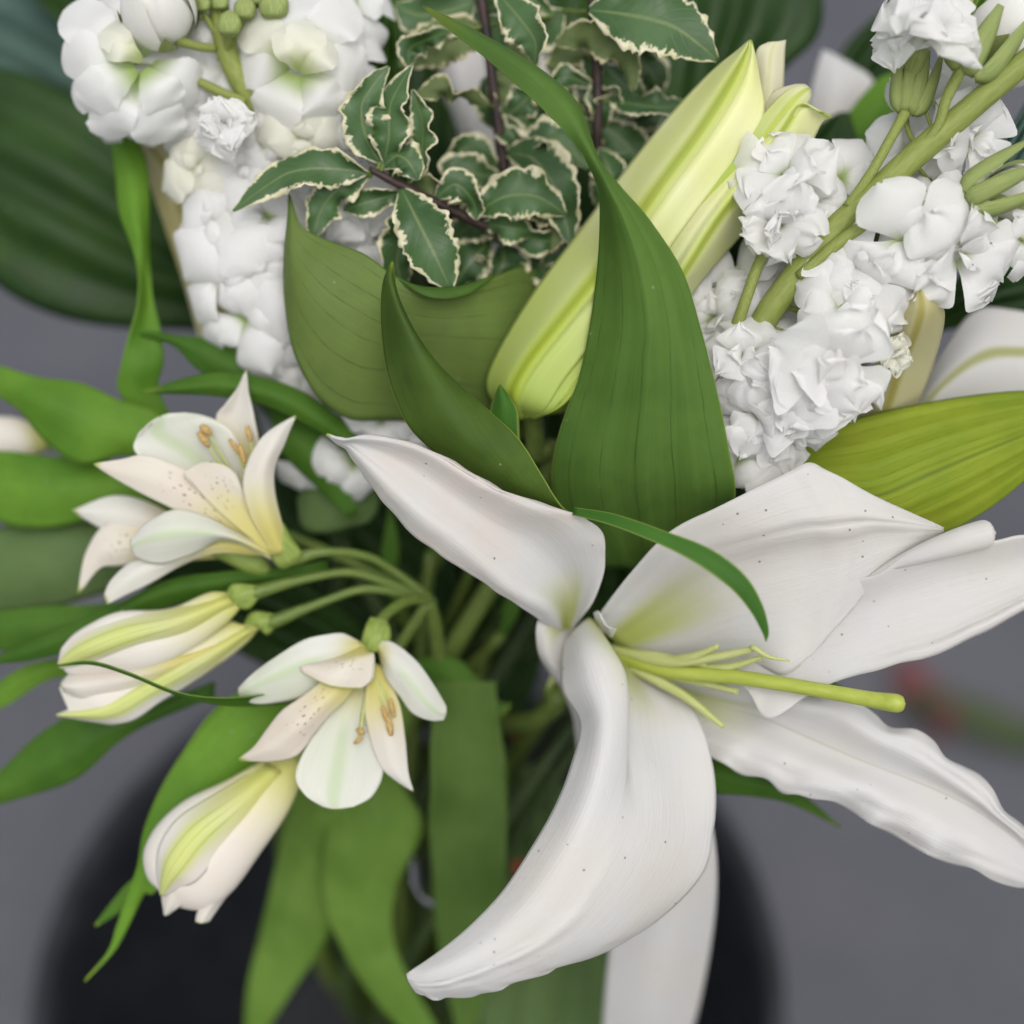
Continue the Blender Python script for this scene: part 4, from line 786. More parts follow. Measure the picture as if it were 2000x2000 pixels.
# ================================================================ variegated sprigs
def sprig(label, stem_pts, leaves, sd, via=None, extra=9):
    t = thing('variegated_sprig', label, 'foliage sprig', W(stem_pts[-1][:3]), 'variegated foliage sprigs')
    tube('twig', stem_pts, M['twig'], t, n=10, seg=40)
    for i, (pts, wd, m, wv) in enumerate(leaves):
        pts = [tuple(p) if len(p) == 4 else (*p, 0) for p in pts]
        c = crs(np.array(pts, float), 7); prof = [.10, .62, .95, 1.0, .88, .58, .06]
        tw = random.Random(sd + i).uniform(-1, 1); cl = [(q[0], q[1], q[2], wd * prof[k] * 1.06, q[3] + tw * (k - 3) * 13) for k, q in enumerate(c)]
        blade('leaf', cl, M['vari' if m == 0 else 'vari_under'], t, nu=48, nv=15, cup=.22 if m == 0 else -.2, wave=wv * 2.9, waven=9, seed=sd + i * 11, jag=.13, thick=.0004)
        # leaf stalk back to the twig
        a = np.array(pts[0][:3]); sp_ = crs(np.array([p[:3] for p in stem_pts], float), 40); k = int(np.argmin(np.hypot(sp_[:, 0] - a[0], sp_[:, 1] - a[1])))
        tube('petiole', [(*a, 4), (*((a + sp_[k]) / 2 + np.array([0, 3, 0])), 4), (*sp_[k], 4)], M['stem'], t, n=6, seg=10, cap=False)
    q = random.Random(sd * 3 + 1)
    for i in range(extra):
        k = q.randrange(8, 38); sp_ = crs(np.array([p[:3] for p in stem_pts], float), 40)[k]; a = q.uniform(0, 6.283); L = q.uniform(80, 135); z0 = sp_[2] - q.uniform(.1, 1.3)
        ox, oy = sp_[0] + math.cos(a) * 16, sp_[1] + math.sin(a) * 16; bx, by = math.cos(a), math.sin(a); kx = q.uniform(-.5, .5)
        pts = [(ox, oy, z0), (ox + bx * L * .35 - by * L * .12 * kx, oy + by * L * .35 + bx * L * .12 * kx, z0 + .3), (ox + bx * L * .7 - by * L * .3 * kx, oy + by * L * .7 + bx * L * .3 * kx, z0 + .25), (ox + bx * L * .95 - by * L * .62 * kx, oy + by * L * .95 + bx * L * .62 * kx, z0 - .3)]
        c = crs(np.array(pts, float), 7); wd = q.uniform(48, 70); r0 = q.uniform(-45, 45); tw = q.uniform(-16, 16)
        blade('leaf', [(*c[j], wd * (.10, .62, .95, 1.0, .88, .58, .06)[j], r0 + tw * (j - 3)) for j in range(7)], M['vari' if q.random() < .75 else 'vari_under'], t, nu=40, nv=13, cup=q.uniform(-.2, .3), wave=q.uniform(.6, 1.1), waven=8, seed=sd + 200 + i * 7, jag=.12, thick=.0004)
        tube('petiole', [(*pts[0], 4), (*sp_, 4)], M['stem'], t, n=6, seg=6, cap=False)
    e = stem_pts[-1]; stem(t, [e[:3]] + (via or []), M['twig'], 2.0, 2.4, seed=sd)
    return t
sprig('variegated sprig with dark twig lying across the white stock, cream-edged leaves fanned at its end',
      [(722, 330, -2.6, 6), (770, 355, -2.7, 9), (830, 385, -3.0, 9), (900, 420, -3.5, 10), (980, 458, -4.2, 11), (1060, 520, -6, 11)],
      [([(718, 338, -2.6), (650, 330, -2.3, -10), (560, 340, -2.2, -10), (455, 412, -2.5, 0)], 78, 0, .25),
       ([(720, 345, -2.8), (660, 370, -2.7, 20), (625, 415, -2.8, 30), (612, 470, -3.0)], 66, 0, .3),
       ([(742, 318, -2.7), (715, 270, -2.3, -20), (708, 200, -2.2, -30), (760, 130, -2.4)], 82, 0, .25),
       ([(750, 318, -2.7), (760, 265, -2.2, 25), (765, 200, -2.1, 25), (805, 128, -2.3)], 74, 0, .25),
       ([(800, 355, -2.9), (822, 300, -2.5, 40), (826, 240, -2.4, 50), (805, 175, -2.6)], 56, 0, .3),
       ([(745, 330, -2.7), (775, 305, -2.4, 20), (800, 320, -2.3, 20), (818, 352, -2.5)], 70, 0, .3),
       ([(784, 368, -2.7), (815, 430, -2.2, 0), (850, 500, -2.0, 0), (882, 570, -2.5)], 105, 0, .22),
       ([(810, 395, -3.4), (790, 450, -3.4, 20), (775, 510, -3.5, 20), (790, 570, -3.8)], 85, 0, .25),
       ([(850, 390, -3.2), (890, 360, -2.9, -20), (925, 395, -3.0, -30), (930, 430, -3.2)], 62, 0, .3),
       ([(925, 420, -3.5), (985, 385, -3.0, 10), (1050, 385, -2.9, 20), (1105, 420, -3.3)], 92, 0, .3)], 3, [(1060, 620, -8)])
sprig('variegated sprig on an upright dark twig rising between the stock and the long curving leaf',
      [(935, -30, -4.0, 10), (950, 60, -4.2, 10), (962, 160, -4.5, 10), (975, 260, -4.8, 11), (988, 360, -5.2, 11), (1000, 480, -6.5, 11)],
      [([(965, -20, -3.4), (1010, 30, -2.8, -20), (1045, 80, -2.6, -20), (1045, 130, -2.8)], 82, 0, .25),
       ([(880, 60, -4.2), (840, 75, -3.8, 40), (800, 95, -3.7, 40), (800, 135, -3.8)], 60, 0, .3),
       ([(955, 205, -4.3), (910, 190, -3.8, 50), (860, 175, -3.6, 50), (805, 190, -3.6)], 48, 1, .35),
       ([(960, 80, -4.4), (900, 70, -4.4, 0), (830, 95, -4.6, 0), (780, 130, -5.0)], 90, 1, .2),
       ([(965, 170, -4.9), (1020, 200, -5.0, 0), (1060, 210, -5.2, 0), (1110, 200, -5.4)], 110, 0, .2),
       ([(975, 230, -4.9), (1000, 190, -4.8, 0), (1010, 140, -4.8, 0), (1000, 80, -5)], 90, 1, .25),
       ([(988, 300, -4.9), (1040, 310, -3.9, 10), (1090, 380, -3.6, 0), (1115, 480, -3.8)], 98, 0, .3),
       ([(1010, 290, -4.8), (1060, 270, -4.2, 30), (1100, 280, -4.1, 30), (1150, 330, -4.4)], 60, 0, .35),
       ([(985, 350, -5.2), (930, 340, -4.6, -20), (890, 330, -4.5, -20), (880, 360, -4.8)], 62, 0, .35),
       ([(985, 360, -5.2), (940, 300, -5.0, 20), (905, 290, -5.0, 20), (880, 330, -5.2)], 56, 0, .35),
       ([(990, 370, -5.0), (1040, 400, -4.2, 20), (1090, 430, -4.0, 30), (1075, 495, -4.2)], 70, 1, .35),
       ([(990, 460, -5.4), (1050, 440, -4.6, 0), (1085, 470, -4.6, 10), (1060, 520, -5.0)], 84, 0, .35),
       ([(960, 470, -5.2), (930, 500, -4.8, 0), (905, 530, -4.8, 10), (885, 570, -5.0)], 80, 0, .3),
       ([(975, 480, -5.4), (985, 500, -5.0, 0), (975, 530, -4.9, 10), (940, 560, -5.0)], 92, 0, .3),
       ([(1000, 440, -5.4), (960, 420, -5.0, 0), (920, 440, -4.9, 0), (880, 470, -5.2)], 86, 0, .3),
       ([(1080, 30, -4.6), (1030, -5, -4.4, 0), (980, 10, -4.2, 0), (930, 20, -4.6)], 60, 0, .35),
       ([(930, 0, -4.6), (880, 20, -4.7, 0), (820, 30, -5, 0), (770, 10, -5.2)], 100, 0, .2)], 57, [(1010, 620, -9)])
sprig('variegated sprig with its big cream-edged leaf over the dark leaves beside the bud tip',
      [(1155, -40, -3.8, 10), (1160, 40, -4.0, 10), (1166, 130, -4.3, 10), (1168, 220, -4.7, 10), (1166, 290, -5.2, 10), (1170, 420, -7, 10)],
      [([(1150, 20, -3.0), (1230, 30, -2.4, 10), (1320, 55, -2.2, 15), (1402, 118, -2.6)], 135, 0, .16),
       ([(1085, 85, -4.0), (1150, 70, -3.4, -30), (1215, 95, -3.2, -30), (1238, 178, -3.6)], 80, 1, .25),
       ([(1190, 195, -4.6), (1240, 205, -4.2, 30), (1290, 210, -4.2, 30), (1345, 205, -4.6)], 62, 0, .35),
       ([(1165, 170, -4.6), (1110, 150, -4.2, 20), (1080, 165, -4.2, 20), (1060, 200, -4.5)], 46, 0, .35),
       ([(1168, 290, -5.0), (1190, 330, -4.6, 0), (1180, 370, -4.6, 0), (1160, 400, -5.0)], 66, 0, .35),
       ([(1168, 240, -5.2), (1210, 270, -5.4, 0), (1240, 310, -5.6, 0), (1230, 370, -5.8)], 80, 0, .3),
       ([(1100, 20, -5.0), (1060, 50, -5.2, 0), (1020, 60, -5.4, 0), (980, 50, -5.6)], 90, 0, .25),
       ([(1190, 60, -5.2), (1230, 110, -5.4, 0), (1270, 140, -5.6, 0), (1290, 190, -6)], 80, 0, .25),
       ([(1150, 110, -4.9), (1120, 110, -4.8, 0), (1090, 125, -4.8, 0), (1080, 160, -5)], 56, 1, .3)], 131, [(1160, 560, -9)])

# ================================================================ alstroemeria
al = thing('alstroemeria', 'cream alstroemeria with open flowers, striped buds and twisted leaves, leaning over the black bucket', 'alstroemeria', W((840, 1180, -6)))
HUB = (838, 1172, -6.0)
tube('stem_head', [(838, 1172, -6.0, 14), (850, 1230, -7, 15), (862, 1330, -9, 15)], M['stem'], al, n=12, seg=20)
stem(al, [(862, 1330, -9)], M['stem'], 2.6, 3.2, seed=51)
def pedicel(pts): tube('pedicel', pts, M['stem'], al, n=10, seg=30)
pedicel([(570, 1092, -4.2, 15), (640, 1078, -4.4, 9.5), (720, 1088, -5, 9), (790, 1130, -5.6, 9), (*HUB, 13)])
pedicel([(478, 1166, -4.0, 13), (510, 1154, -4.0, 14), (600, 1130, -4.4, 9), (700, 1120, -5, 9), (*HUB, 12)])
pedicel([(510, 1222, -4.6, 13), (545, 1210, -4.5, 14), (620, 1180, -4.8, 9), (720, 1150, -5.2, 9), (*HUB, 12)])
pedicel([(735, 1225, -3.8, 13), (760, 1195, -4.4, 11), (800, 1172, -5.2, 11), (*HUB, 12)])
pedicel([(578, 1486, -4.5, 14), (600, 1470, -4.7, 13), (660, 1420, -6.0, 11), (760, 1290, -6.6, 11), (*HUB, 12)])
pedicel([(60, 850, -9, 10), (300, 950, -9, 10), (600, 1060, -8, 10), (*HUB, 11)])
# flower 1, opening to the upper left
f1 = body('flower', [(556, 1112, 586, 1096, -4.2), (540, 1108, 592, 1078, -4.1), (520, 1080, 572, 1050, -3.9), (500, 1050, 556, 1020, -3.8)], M['ovary'], al, nu=18, nv=18, groove=.1, gn=6)
D1 = -3.4
surf('petal', [[(520, 1080, D1 - .6), (530, 1066, D1 - .9), (545, 1050, D1 - .8)], [(425, 1000, D1 - .4), (450, 965, D1 - .9), (490, 930, D1 - .6)], [(330, 935, D1 - .1), (375, 890, D1 - .6), (455, 850, D1 - .4)], [(262, 885, D1 + .1), (310, 848, D1 - .2), (425, 822, D1 - .3)], [(268, 850, D1 + .1), (308, 822, D1), (395, 810, D1 - .2)], [(290, 832, D1 + .1), (320, 810, D1), (360, 806, D1 - .1)]], M['alst_green'], f1, nu=30, nv=20, ripL=4, ripR=4, ripn=8)
surf('petal', [[(530, 1088, D1 - .4), (538, 1075, D1 - .3), (548, 1060, D1 - .5)], [(453, 1043, D1 - .2), (465, 1015, D1), (480, 985, D1 - .2)], [(380, 1014, D1 + .1), (395, 975, D1 + .3), (410, 940, D1)], [(326, 988, D1 + .2), (335, 948, D1 + .4), (345, 910, D1 + .2)], [(272, 961, D1 + .3), (275, 925, D1 + .5), (285, 888, D1 + .3)], [(225, 934, D1 + .3), (228, 918, D1 + .4), (235, 897, D1 + .3)], [(183, 907, D1 + .3), (184, 906, D1 + .3), (185, 905, D1 + .3)]], M['alst_spot'], f1, nu=34, nv=18, ripn=8, ripR=2)
surf('petal', [[(530, 1085, D1 - .2), (540, 1075, D1 - .1), (552, 1066, D1 - .2)], [(420, 992, D1 + .3), (455, 980, D1 + .2), (488, 985, D1)], [(376, 945, D1 + .6), (425, 930, D1 + .5), (474, 955, D1 + .2)], [(358, 925, D1 + .7), (405, 905, D1 + .7), (460, 925, D1 + .3)], [(385, 912, D1 + .7), (408, 903, D1 + .7), (435, 906, D1 + .5)]], M['alst_spot'], f1, nu=26, nv=16)
surf('petal', [[(515, 1040, D1 - .8), (530, 1040, D1 - .9), (545, 1040, D1 - .8)], [(455, 900, D1 - .6), (485, 905, D1 - .8), (515, 905, D1 - .5)], [(422, 822, D1 - .4), (462, 830, D1 - .6), (503, 850, D1 - .3)], [(440, 790, D1 - .2), (466, 790, D1 - .4), (493, 798, D1 - .2)], [(464, 758, D1 - .1), (474, 758, D1 - .2), (485, 765, D1 - .1)], [(479, 724, D1), (480, 724, D1), (482, 725, D1)]], M['alst'], f1, nu=30, nv=16)
surf('petal', [[(535, 1085, D1 - .2), (550, 1080, D1 - .1), (566, 1072, D1 - .4)], [(495, 1020, D1 + .2), (525, 1020, D1 + .3), (551, 1022, D1 - .1)], [(475, 955, D1 + .4), (510, 955, D1 + .5), (537, 962, D1 + .1)], [(483, 905, D1 + .4), (515, 905, D1 + .6), (537, 912, D1 + .2)], [(506, 862, D1 + .4), (535, 866, D1 + .5), (556, 866, D1 + .2)], [(532, 838, D1 + .3), (550, 838, D1 + .4), (566, 840, D1 + .2)], [(577, 812, D1 + .2), (578, 812, D1 + .2), (578, 813, D1 + .2)]], M['alst'], f1, nu=34, nv=16)
surf('petal', [[(520, 1070, D1 - .2), (525, 1080, D1 - .1), (530, 1092, D1 - .3)], [(455, 1037, D1 + .1), (450, 1048, D1 + .4), (440, 1054, D1)], [(395, 1006, D1 + .2), (385, 1040, D1 + .7), (380, 1080, D1 + .1)], [(340, 996, D1 + .3), (325, 1045, D1 + .8), (326, 1100, D1 + .1)], [(290, 1020, D1 + .3), (285, 1055, D1 + .6), (292, 1098, D1 + .1)], [(254, 1056, D1 + .2), (255, 1068, D1 + .3), (262, 1085, D1 + .1)]], M['alst_green'], f1, nu=30, nv=18)
surf('petal', [[(500, 1065, D1 - .4), (505, 1075, D1 - .3), (510, 1085, D1 - .5)], [(420, 1055, D1 - .4), (425, 1065, D1 - .3), (428, 1080, D1 - .5)], [(330, 1085, D1 - .3), (345, 1095, D1 - .1), (362, 1100, D1 - .4)], [(262, 1096, D1 - .3), (275, 1115, D1), (292, 1140, D1 - .3)], [(220, 1130, D1 - .3), (232, 1145, D1 - .1), (245, 1162, D1 - .3)], [(203, 1162, D1 - .3), (206, 1170, D1 - .3), (210, 1180, D1 - .3)]], M['alst'], f1, nu=30, nv=14)
def anther(p, x0, y0, x1, y1, d, r, base=None):
    o = tube('anther', [(x0, y0, d, r * .45), ((x0 + x1) / 2, (y0 + y1) / 2, d + .06, r * .72), (x1, y1, d, r * .4)], M['anther'], p, n=8, seg=10)
    if base: tube('filament', [((x0 + x1) / 2, (y0 + y1) / 2, d, 3), (*base, 4)], M['filament'], p, n=6, seg=10)
for a in ((393, 832, 412, 848, -3.3, 12), (388, 845, 408, 872, -3.2, 11), (448, 858, 470, 888, -3.2, 8), (468, 868, 478, 905, -3.1, 8), (482, 832, 490, 862, -3.3, 9)): anther(f1, *a, base=(530, 1050, -4.1))
# flower 2, half hidden behind it
f2 = body('flower', [(505, 1130, 530, 1112, -5.2), (480, 1120, 520, 1090, -5.1), (440, 1098, 480, 1060, -5), (400, 1080, 430, 1050, -5)], M['ovary'], al, nu=14, nv=16)
surf('petal', [[(420, 1060, -5.2), (430, 1065, -5.1), (440, 1080, -5.2)], [(310, 990, -4.9), (310, 1025, -4.6), (310, 1060, -4.9)], [(225, 968, -4.8), (235, 1005, -4.5), (250, 1060, -4.8)], [(141, 997, -4.7), (145, 999, -4.6), (150, 1004, -4.7)]], M['alst'], f2, nu=24, nv=14)
surf('petal', [[(420, 1070, -5.2), (425, 1080, -5.1), (430, 1090, -5.2)], [(300, 1030, -4.7), (290, 1070, -4.4), (290, 1100, -4.7)], [(215, 1020, -4.6), (215, 1070, -4.3), (230, 1105, -4.6)], [(170, 1075, -4.6), (180, 1095, -4.5), (195, 1110, -4.6)], [(152, 1158, -4.7), (153, 1158, -4.7), (156, 1157, -4.7)]], M['alst_spot'], f2, nu=24, nv=14)
# flower 3, hanging and facing out over the bucket
f3 = body('flower', [(722, 1205, 755, 1210, -4.0), (712, 1222, 764, 1226, -3.8), (705, 1245, 765, 1250, -3.7), (700, 1270, 756, 1275, -3.8)], M['ovary'], al, nu=16, nv=18, groove=.1, gn=6)
D3 = -3.0
surf('petal', [[(700, 1252, D3 - .5), (712, 1262, D3 - .4), (722, 1275, D3 - .6)], [(660, 1236, D3 - .2), (660, 1280, D3), (655, 1320, D3 - .3)], [(600, 1246, D3), (590, 1300, D3 + .3), (600, 1358, D3 - .2)], [(530, 1287, D3), (530, 1325, D3 + .3), (540, 1372, D3 - .2)], [(490, 1318, D3 - .1), (490, 1345, D3 + .1), (497, 1374, D3 - .2)], [(466, 1345, D3 - .2), (466, 1352, D3 - .1), (468, 1360, D3 - .2)]], M['alst_green'], f3, nu=30, nv=18, ripn=8, ripL=3)
surf('petal', [[(700, 1262, D3 - .4), (712, 1268, D3 - .2), (722, 1275, D3 - .4)], [(640, 1290, D3 + .1), (685, 1290, D3 + .5), (731, 1280, D3 + .1)], [(590, 1300, D3 + .3), (660, 1320, D3 + .7), (728, 1325, D3 + .2)], [(588, 1312, D3 + .3), (645, 1340, D3 + .7), (705, 1345, D3 + .4)]], M['alst_spot'], f3, nu=22, nv=18)
surf('petal', [[(690, 1290, D3 - .3), (700, 1300, D3 - .3), (712, 1310, D3 - .4)], [(640, 1322, D3 + .2), (660, 1345, D3 + .4), (675, 1365, D3 + .1)], [(594, 1358, D3 + .3), (620, 1382, D3 + .6), (645, 1395, D3 + .2)], [(551, 1388, D3 + .3), (580, 1420, D3 + .7), (612, 1435, D3 + .2)], [(522, 1424, D3 + .2), (545, 1450, D3 + .5), (580, 1475, D3 + .2)], [(495, 1460, D3 + .1), (510, 1468, D3 + .3), (532, 1486, D3 + .1)], [(466, 1482, D3), (467, 1483, D3), (470, 1485, D3)]], M['alst_spot'], f3, nu=34, nv=18)
surf('petal', [[(690, 1310, D3 - .6), (702, 1312, D3 - .7), (716, 1312, D3 - .6)], [(645, 1385, D3 - .1), (680, 1390, D3 - .3), (715, 1395, D3 - .1)], [(600, 1455, D3 + .1), (665, 1460, D3 - .2), (732, 1470, D3 + .1)], [(577, 1515, D3 + .2), (655, 1525, D3 - .1), (748, 1510, D3 + .1)], [(596, 1553, D3 + .2), (650, 1562, D3), (728, 1555, D3 + .1)], [(630, 1575, D3 + .2), (655, 1580, D3 + .1), (690, 1576, D3 + .1)]], M['alst_green'], f3, nu=30, nv=20, ripn=8, ripR=2)
surf('petal', [[(722, 1290, D3 - .5), (732, 1295, D3 - .5), (742, 1300, D3 - .5)], [(712, 1380, D3 + .1), (745, 1370, D3 + .2), (778, 1368, D3)], [(722, 1440, D3 + .2), (758, 1435, D3 + .4), (791, 1440, D3 + .1)], [(742, 1495, D3 + .2), (770, 1495, D3 + .3), (796, 1498, D3 + .1)], [(775, 1525, D3 + .1), (787, 1523, D3 + .2), (801, 1524, D3 + .1)], [(807, 1545, D3), (807, 1545, D3), (808, 1545, D3)]], M['alst'], f3, nu=30, nv=16)
surf('petal', [[(730, 1256, D3 - .5), (738, 1268, D3 - .4), (742, 1282, D3 - .5)], [(765, 1254, D3 - .2), (762, 1290, D3 + .2), (755, 1325, D3 - .1)], [(812, 1290, D3), (800, 1330, D3 + .4), (782, 1362, D3)], [(843, 1332, D3), (828, 1368, D3 + .3), (805, 1392, D3)], [(868, 1374, D3 - .2), (855, 1392, D3), (838, 1406, D3 - .1)], [(872, 1385, D3 - .2), (870, 1396, D3 - .2), (866, 1406, D3 - .2)]], M['alst_green'], f3, nu=30, nv=18)
for a in ((747, 1380, 760, 1415, -2.5, 9), (762, 1365, 770, 1400, -2.6, 8), (758, 1400, 764, 1436, -2.5, 10), (697, 1425, 712, 1432, -2.6, 9), (692, 1452, 708, 1440, -2.6, 7)): anther(f3, *a, base=(722, 1300, -3.5))
# buds
def bud(rows, tep, rid):
    b = body('bud', rows, M['alst_bud_plain'], al, nu=36, nv=24, ratio=.62)
    for i, t in enumerate(tep): surf('tepal', [[(p[0], p[1], p[2] - (.14 if k != 1 else 0)) for k, p in enumerate(rw)] for rw in t], M['alst_bud'] if i == 0 else M['alst'], b, nu=30, nv=18, thick=.0005)
    x0, y0, x1, y1, d = rows[0]
    body('ovary', [(rid[0] - 6, rid[1] - 8, rid[0] + 6, rid[1] + 8, d), (rid[2], rid[3], rid[4], rid[5], d), (x0, y0, x1, y1, d)], M['ovary'], b, nu=14, nv=18, groove=.14, gn=6)
bud([(440, 1156, 468, 1190, -4.0), (405, 1158, 445, 1215, -3.9), (330, 1188, 380, 1265, -3.7), (230, 1195, 290, 1310, -3.5), (160, 1228, 200, 1320, -3.4), (122, 1262, 140, 1318, -3.4), (114, 1290, 122, 1306, -3.4)],
    [[[(440, 1158, -3.8), (450, 1172, -3.5), (462, 1186, -3.8)], [(330, 1190, -3.4), (350, 1212, -2.9), (372, 1240, -3.3)], [(235, 1196, -3.3), (250, 1238, -2.5), (275, 1275, -3.1)], [(160, 1228, -3.2), (180, 1265, -2.5), (210, 1298, -3.1)], [(124, 1262, -3.2), (140, 1285, -2.8), (160, 1308, -3.1)], [(113, 1300, -3.1), (114, 1301, -3.1), (117, 1304, -3.1)]]], (508, 1150, 456, 1138, 490, 1190))
bud([(474, 1220, 508, 1226, -4.6), (430, 1210, 480, 1258, -4.5), (340, 1240, 420, 1305, -4.2), (240, 1280, 330, 1362, -4.0), (160, 1300, 240, 1412, -3.9), (125, 1325, 190, 1412, -3.9), (116, 1345, 140, 1400, -3.9)],
    [[[(480, 1222, -4.4), (490, 1228, -4.2), (502, 1232, -4.4)], [(360, 1270, -3.9), (390, 1290, -3.5), (415, 1306, -3.9)], [(250, 1325, -3.6), (285, 1350, -3.2), (320, 1366, -3.6)], [(170, 1370, -3.5), (200, 1392, -3.2), (240, 1412, -3.6)], [(110, 1396, -3.5), (111, 1397, -3.5), (114, 1399, -3.5)]],
     [[(420, 1250, -4.0), (430, 1265, -3.8), (440, 1280, -4.0)], [(260, 1290, -3.5), (270, 1318, -3.1), (285, 1345, -3.4)], [(150, 1310, -3.4), (160, 1340, -3.0), (180, 1372, -3.3)], [(118, 1335, -3.3), (120, 1340, -3.2), (125, 1350, -3.3)]]], (542, 1206, 492, 1192, 524, 1242))
bud([(560, 1470, 596, 1500, -4.5), (500, 1492, 582, 1545, -4.3), (440, 1525, 555, 1600, -4.0), (362, 1562, 510, 1665, -3.8), (306, 1612, 460, 1735, -3.7), (280, 1665, 410, 1775, -3.7), (286, 1712, 360, 1775, -3.7), (306, 1735, 326, 1758, -3.7)],
    [[[(520, 1490, -4.0), (540, 1500, -3.8), (555, 1515, -3.9)], [(430, 1545, -3.3), (465, 1565, -2.9), (490, 1600, -3.1)], [(350, 1595, -2.9), (390, 1625, -2.4), (425, 1675, -2.7)], [(312, 1650, -2.8), (345, 1680, -2.3), (385, 1720, -2.6)], [(306, 1700, -2.9), (326, 1715, -2.5), (350, 1735, -2.8)], [(313, 1748, -3.0), (315, 1749, -3.0), (318, 1750, -3.0)]],
     [[(480, 1640, -3.5), (500, 1650, -3.6), (515, 1650, -3.8)], [(420, 1730, -3.3), (440, 1735, -3.4), (462, 1725, -3.7)], [(388, 1778, -3.4), (405, 1780, -3.4), (432, 1765, -3.6)], [(382, 1800, -3.4), (392, 1803, -3.4), (408, 1800, -3.5)]],
     [[(310, 1700, -3.3), (340, 1710, -3.0), (370, 1720, -3.2)], [(315, 1745, -3.3), (335, 1750, -3.1), (360, 1760, -3.2)], [(321, 1788, -3.3), (323, 1788, -3.3), (326, 1788, -3.3)]]], (606, 1468, 574, 1462, 606, 1492))
bud([(80, 838, 92, 880, -9), (40, 818, 60, 890, -8.8), (-10, 815, 10, 895, -8.8), (-50, 840, -40, 880, -8.8)], [], (110, 862, 85, 845, 100, 880))
# leaves of the alstroemeria
def deeper(rows, dd): return [[(p[0], p[1], p[2] + dd * min(1, i / 2)) for p in r] for i, r in enumerate(rows)]
Lf = lambda rows, m, **k: surf('leaf', deeper(rows, k.pop('dd', 0)), M[m], al, nu=k.pop('nu', 34), nv=14, thick=.0004, ripL=1.5, ripR=1.5, ripn=7, **k)
Lf([[(210, 180, -6.8), (235, 175, -6.6), (262, 180, -6.8)], [(217, 279, -6.2), (240, 275, -5.9), (270, 262, -6.2)], [(225, 344, -6.0), (255, 345, -5.6), (288, 320, -6)], [(232, 417, -5.8), (264, 415, -5.4), (292, 400, -5.9)], [(258, 485, -5.6), (276, 485, -5.5), (291, 480, -6)], [(270, 543, -5.4), (283, 545, -5.8), (294, 540, -6)], [(266, 600, -5.2), (285, 605, -5.8), (300, 590, -6)], [(250, 655, -5.2), (280, 660, -5.6), (314, 645, -5.8)], [(237, 712, -5.3), (275, 715, -5.4), (321, 705, -5.8)], [(236, 772, -5.8), (275, 775, -5.8), (312, 765, -6)], [(330, 880, -6.6), (350, 880, -6.6), (370, 870, -6.6)]][::-1], 'leaf_fresh', nu=60)
Lf([[(360, 880, -6.2), (370, 900, -6.1), (380, 920, -6.2)], [(312, 806, -5.8), (285, 860, -5.5), (254, 890, -5.8)], [(235, 780, -5.6), (200, 840, -5.2), (160, 905, -5.6)], [(159, 748, -5.6), (120, 800, -5.1), (94, 867, -5.6)], [(72, 735, -5.7), (50, 770, -5.3), (40, 805, -5.7)], [(0, 714, -5.9), (-10, 740, -5.8), (-20, 762, -5.9)], [(-80, 700, -6.2), (-80, 702, -6.2), (-80, 705, -6.2)]], 'leaf_fresh')
Lf([[(700, 880, -5.4), (705, 900, -5.4), (700, 910, -5.4)], [(690, 842, -4.8), (670, 855, -4.6), (650, 862, -4.8)], [(616, 778, -4.4), (600, 805, -4.1), (585, 822, -4.4)], [(543, 745, -4.3), (530, 770, -3.9), (507, 788, -4.3)], [(453, 727, -4.3), (440, 752, -3.9), (417, 773, -4.3)], [(380, 733, -4.4), (365, 755, -4.1), (350, 770, -4.4)], [(274, 766, -4.6), (274, 767, -4.6), (275, 769, -4.6)]], 'leaf_mid')
Lf([[(660, 820, -6.0), (650, 840, -6), (640, 850, -6.0)], [(598, 759, -5.6), (580, 790, -5.4), (560, 800, -5.6)], [(540, 705, -5.5), (500, 745, -5.2), (470, 770, -5.5)], [(450, 664, -5.5), (420, 700, -5.2), (385, 720, -5.5)], [(360, 656, -5.5), (350, 668, -5.3), (345, 680, -5.5)], [(300, 648, -5.5), (300, 655, -5.4), (300, 661, -5.5)], [(246, 652, -5.6), (246, 653, -5.6), (247, 654, -5.6)]], 'leaf_mid')
Lf([[(700, 1000, -6.4), (690, 1005, -6.4), (680, 1010, -6.4)], [(640, 860, -5.9), (605, 890, -5.6), (570, 905, -5.9)], [(600, 820, -5.8), (570, 850, -5.6), (540, 860, -5.8)], [(540, 770, -5.9), (530, 780, -5.9), (520, 785, -5.9)]], 'leaf_mid', )
Lf([[(740, 980, -7.6), (735, 1000, -7.6), (720, 1020, -7.6)], [(720, 920, -7.2), (680, 980, -6.9), (640, 1040, -7.2)], [(650, 910, -7.2), (620, 960, -6.9), (590, 1030, -7.2)], [(600, 930, -7.4), (590, 950, -7.3), (580, 980, -7.4)]], 'leaf_blue')
Lf([[(350, 960, -7.4), (370, 990, -7.4), (380, 1020, -7.4)], [(220, 900, -7.0), (230, 960, -6.6), (215, 1010, -7.0)], [(90, 890, -7.0), (90, 960, -6.5), (90, 1030, -7.0)], [(0, 880, -7.2), (0, 950, -6.8), (0, 1020, -7.2)], [(-90, 900, -7.6), (-90, 930, -7.5), (-90, 960, -7.6)]], 'leaf_fresh')
Lf([[(300, 1090, -8.4), (310, 1110, -8.4), (320, 1130, -8.4)], [(180, 1010, -8.0), (190, 1080, -7.5), (200, 1160, -8.0)], [(60, 1010, -8.0), (70, 1100, -7.3), (80, 1190, -8.0)], [(-40, 1050, -8.2), (-40, 1120, -7.8), (-40, 1190, -8.2)], [(-150, 1110, -8.6), (-150, 1120, -8.6), (-150, 1130, -8.6)]], 'leaf_blue')
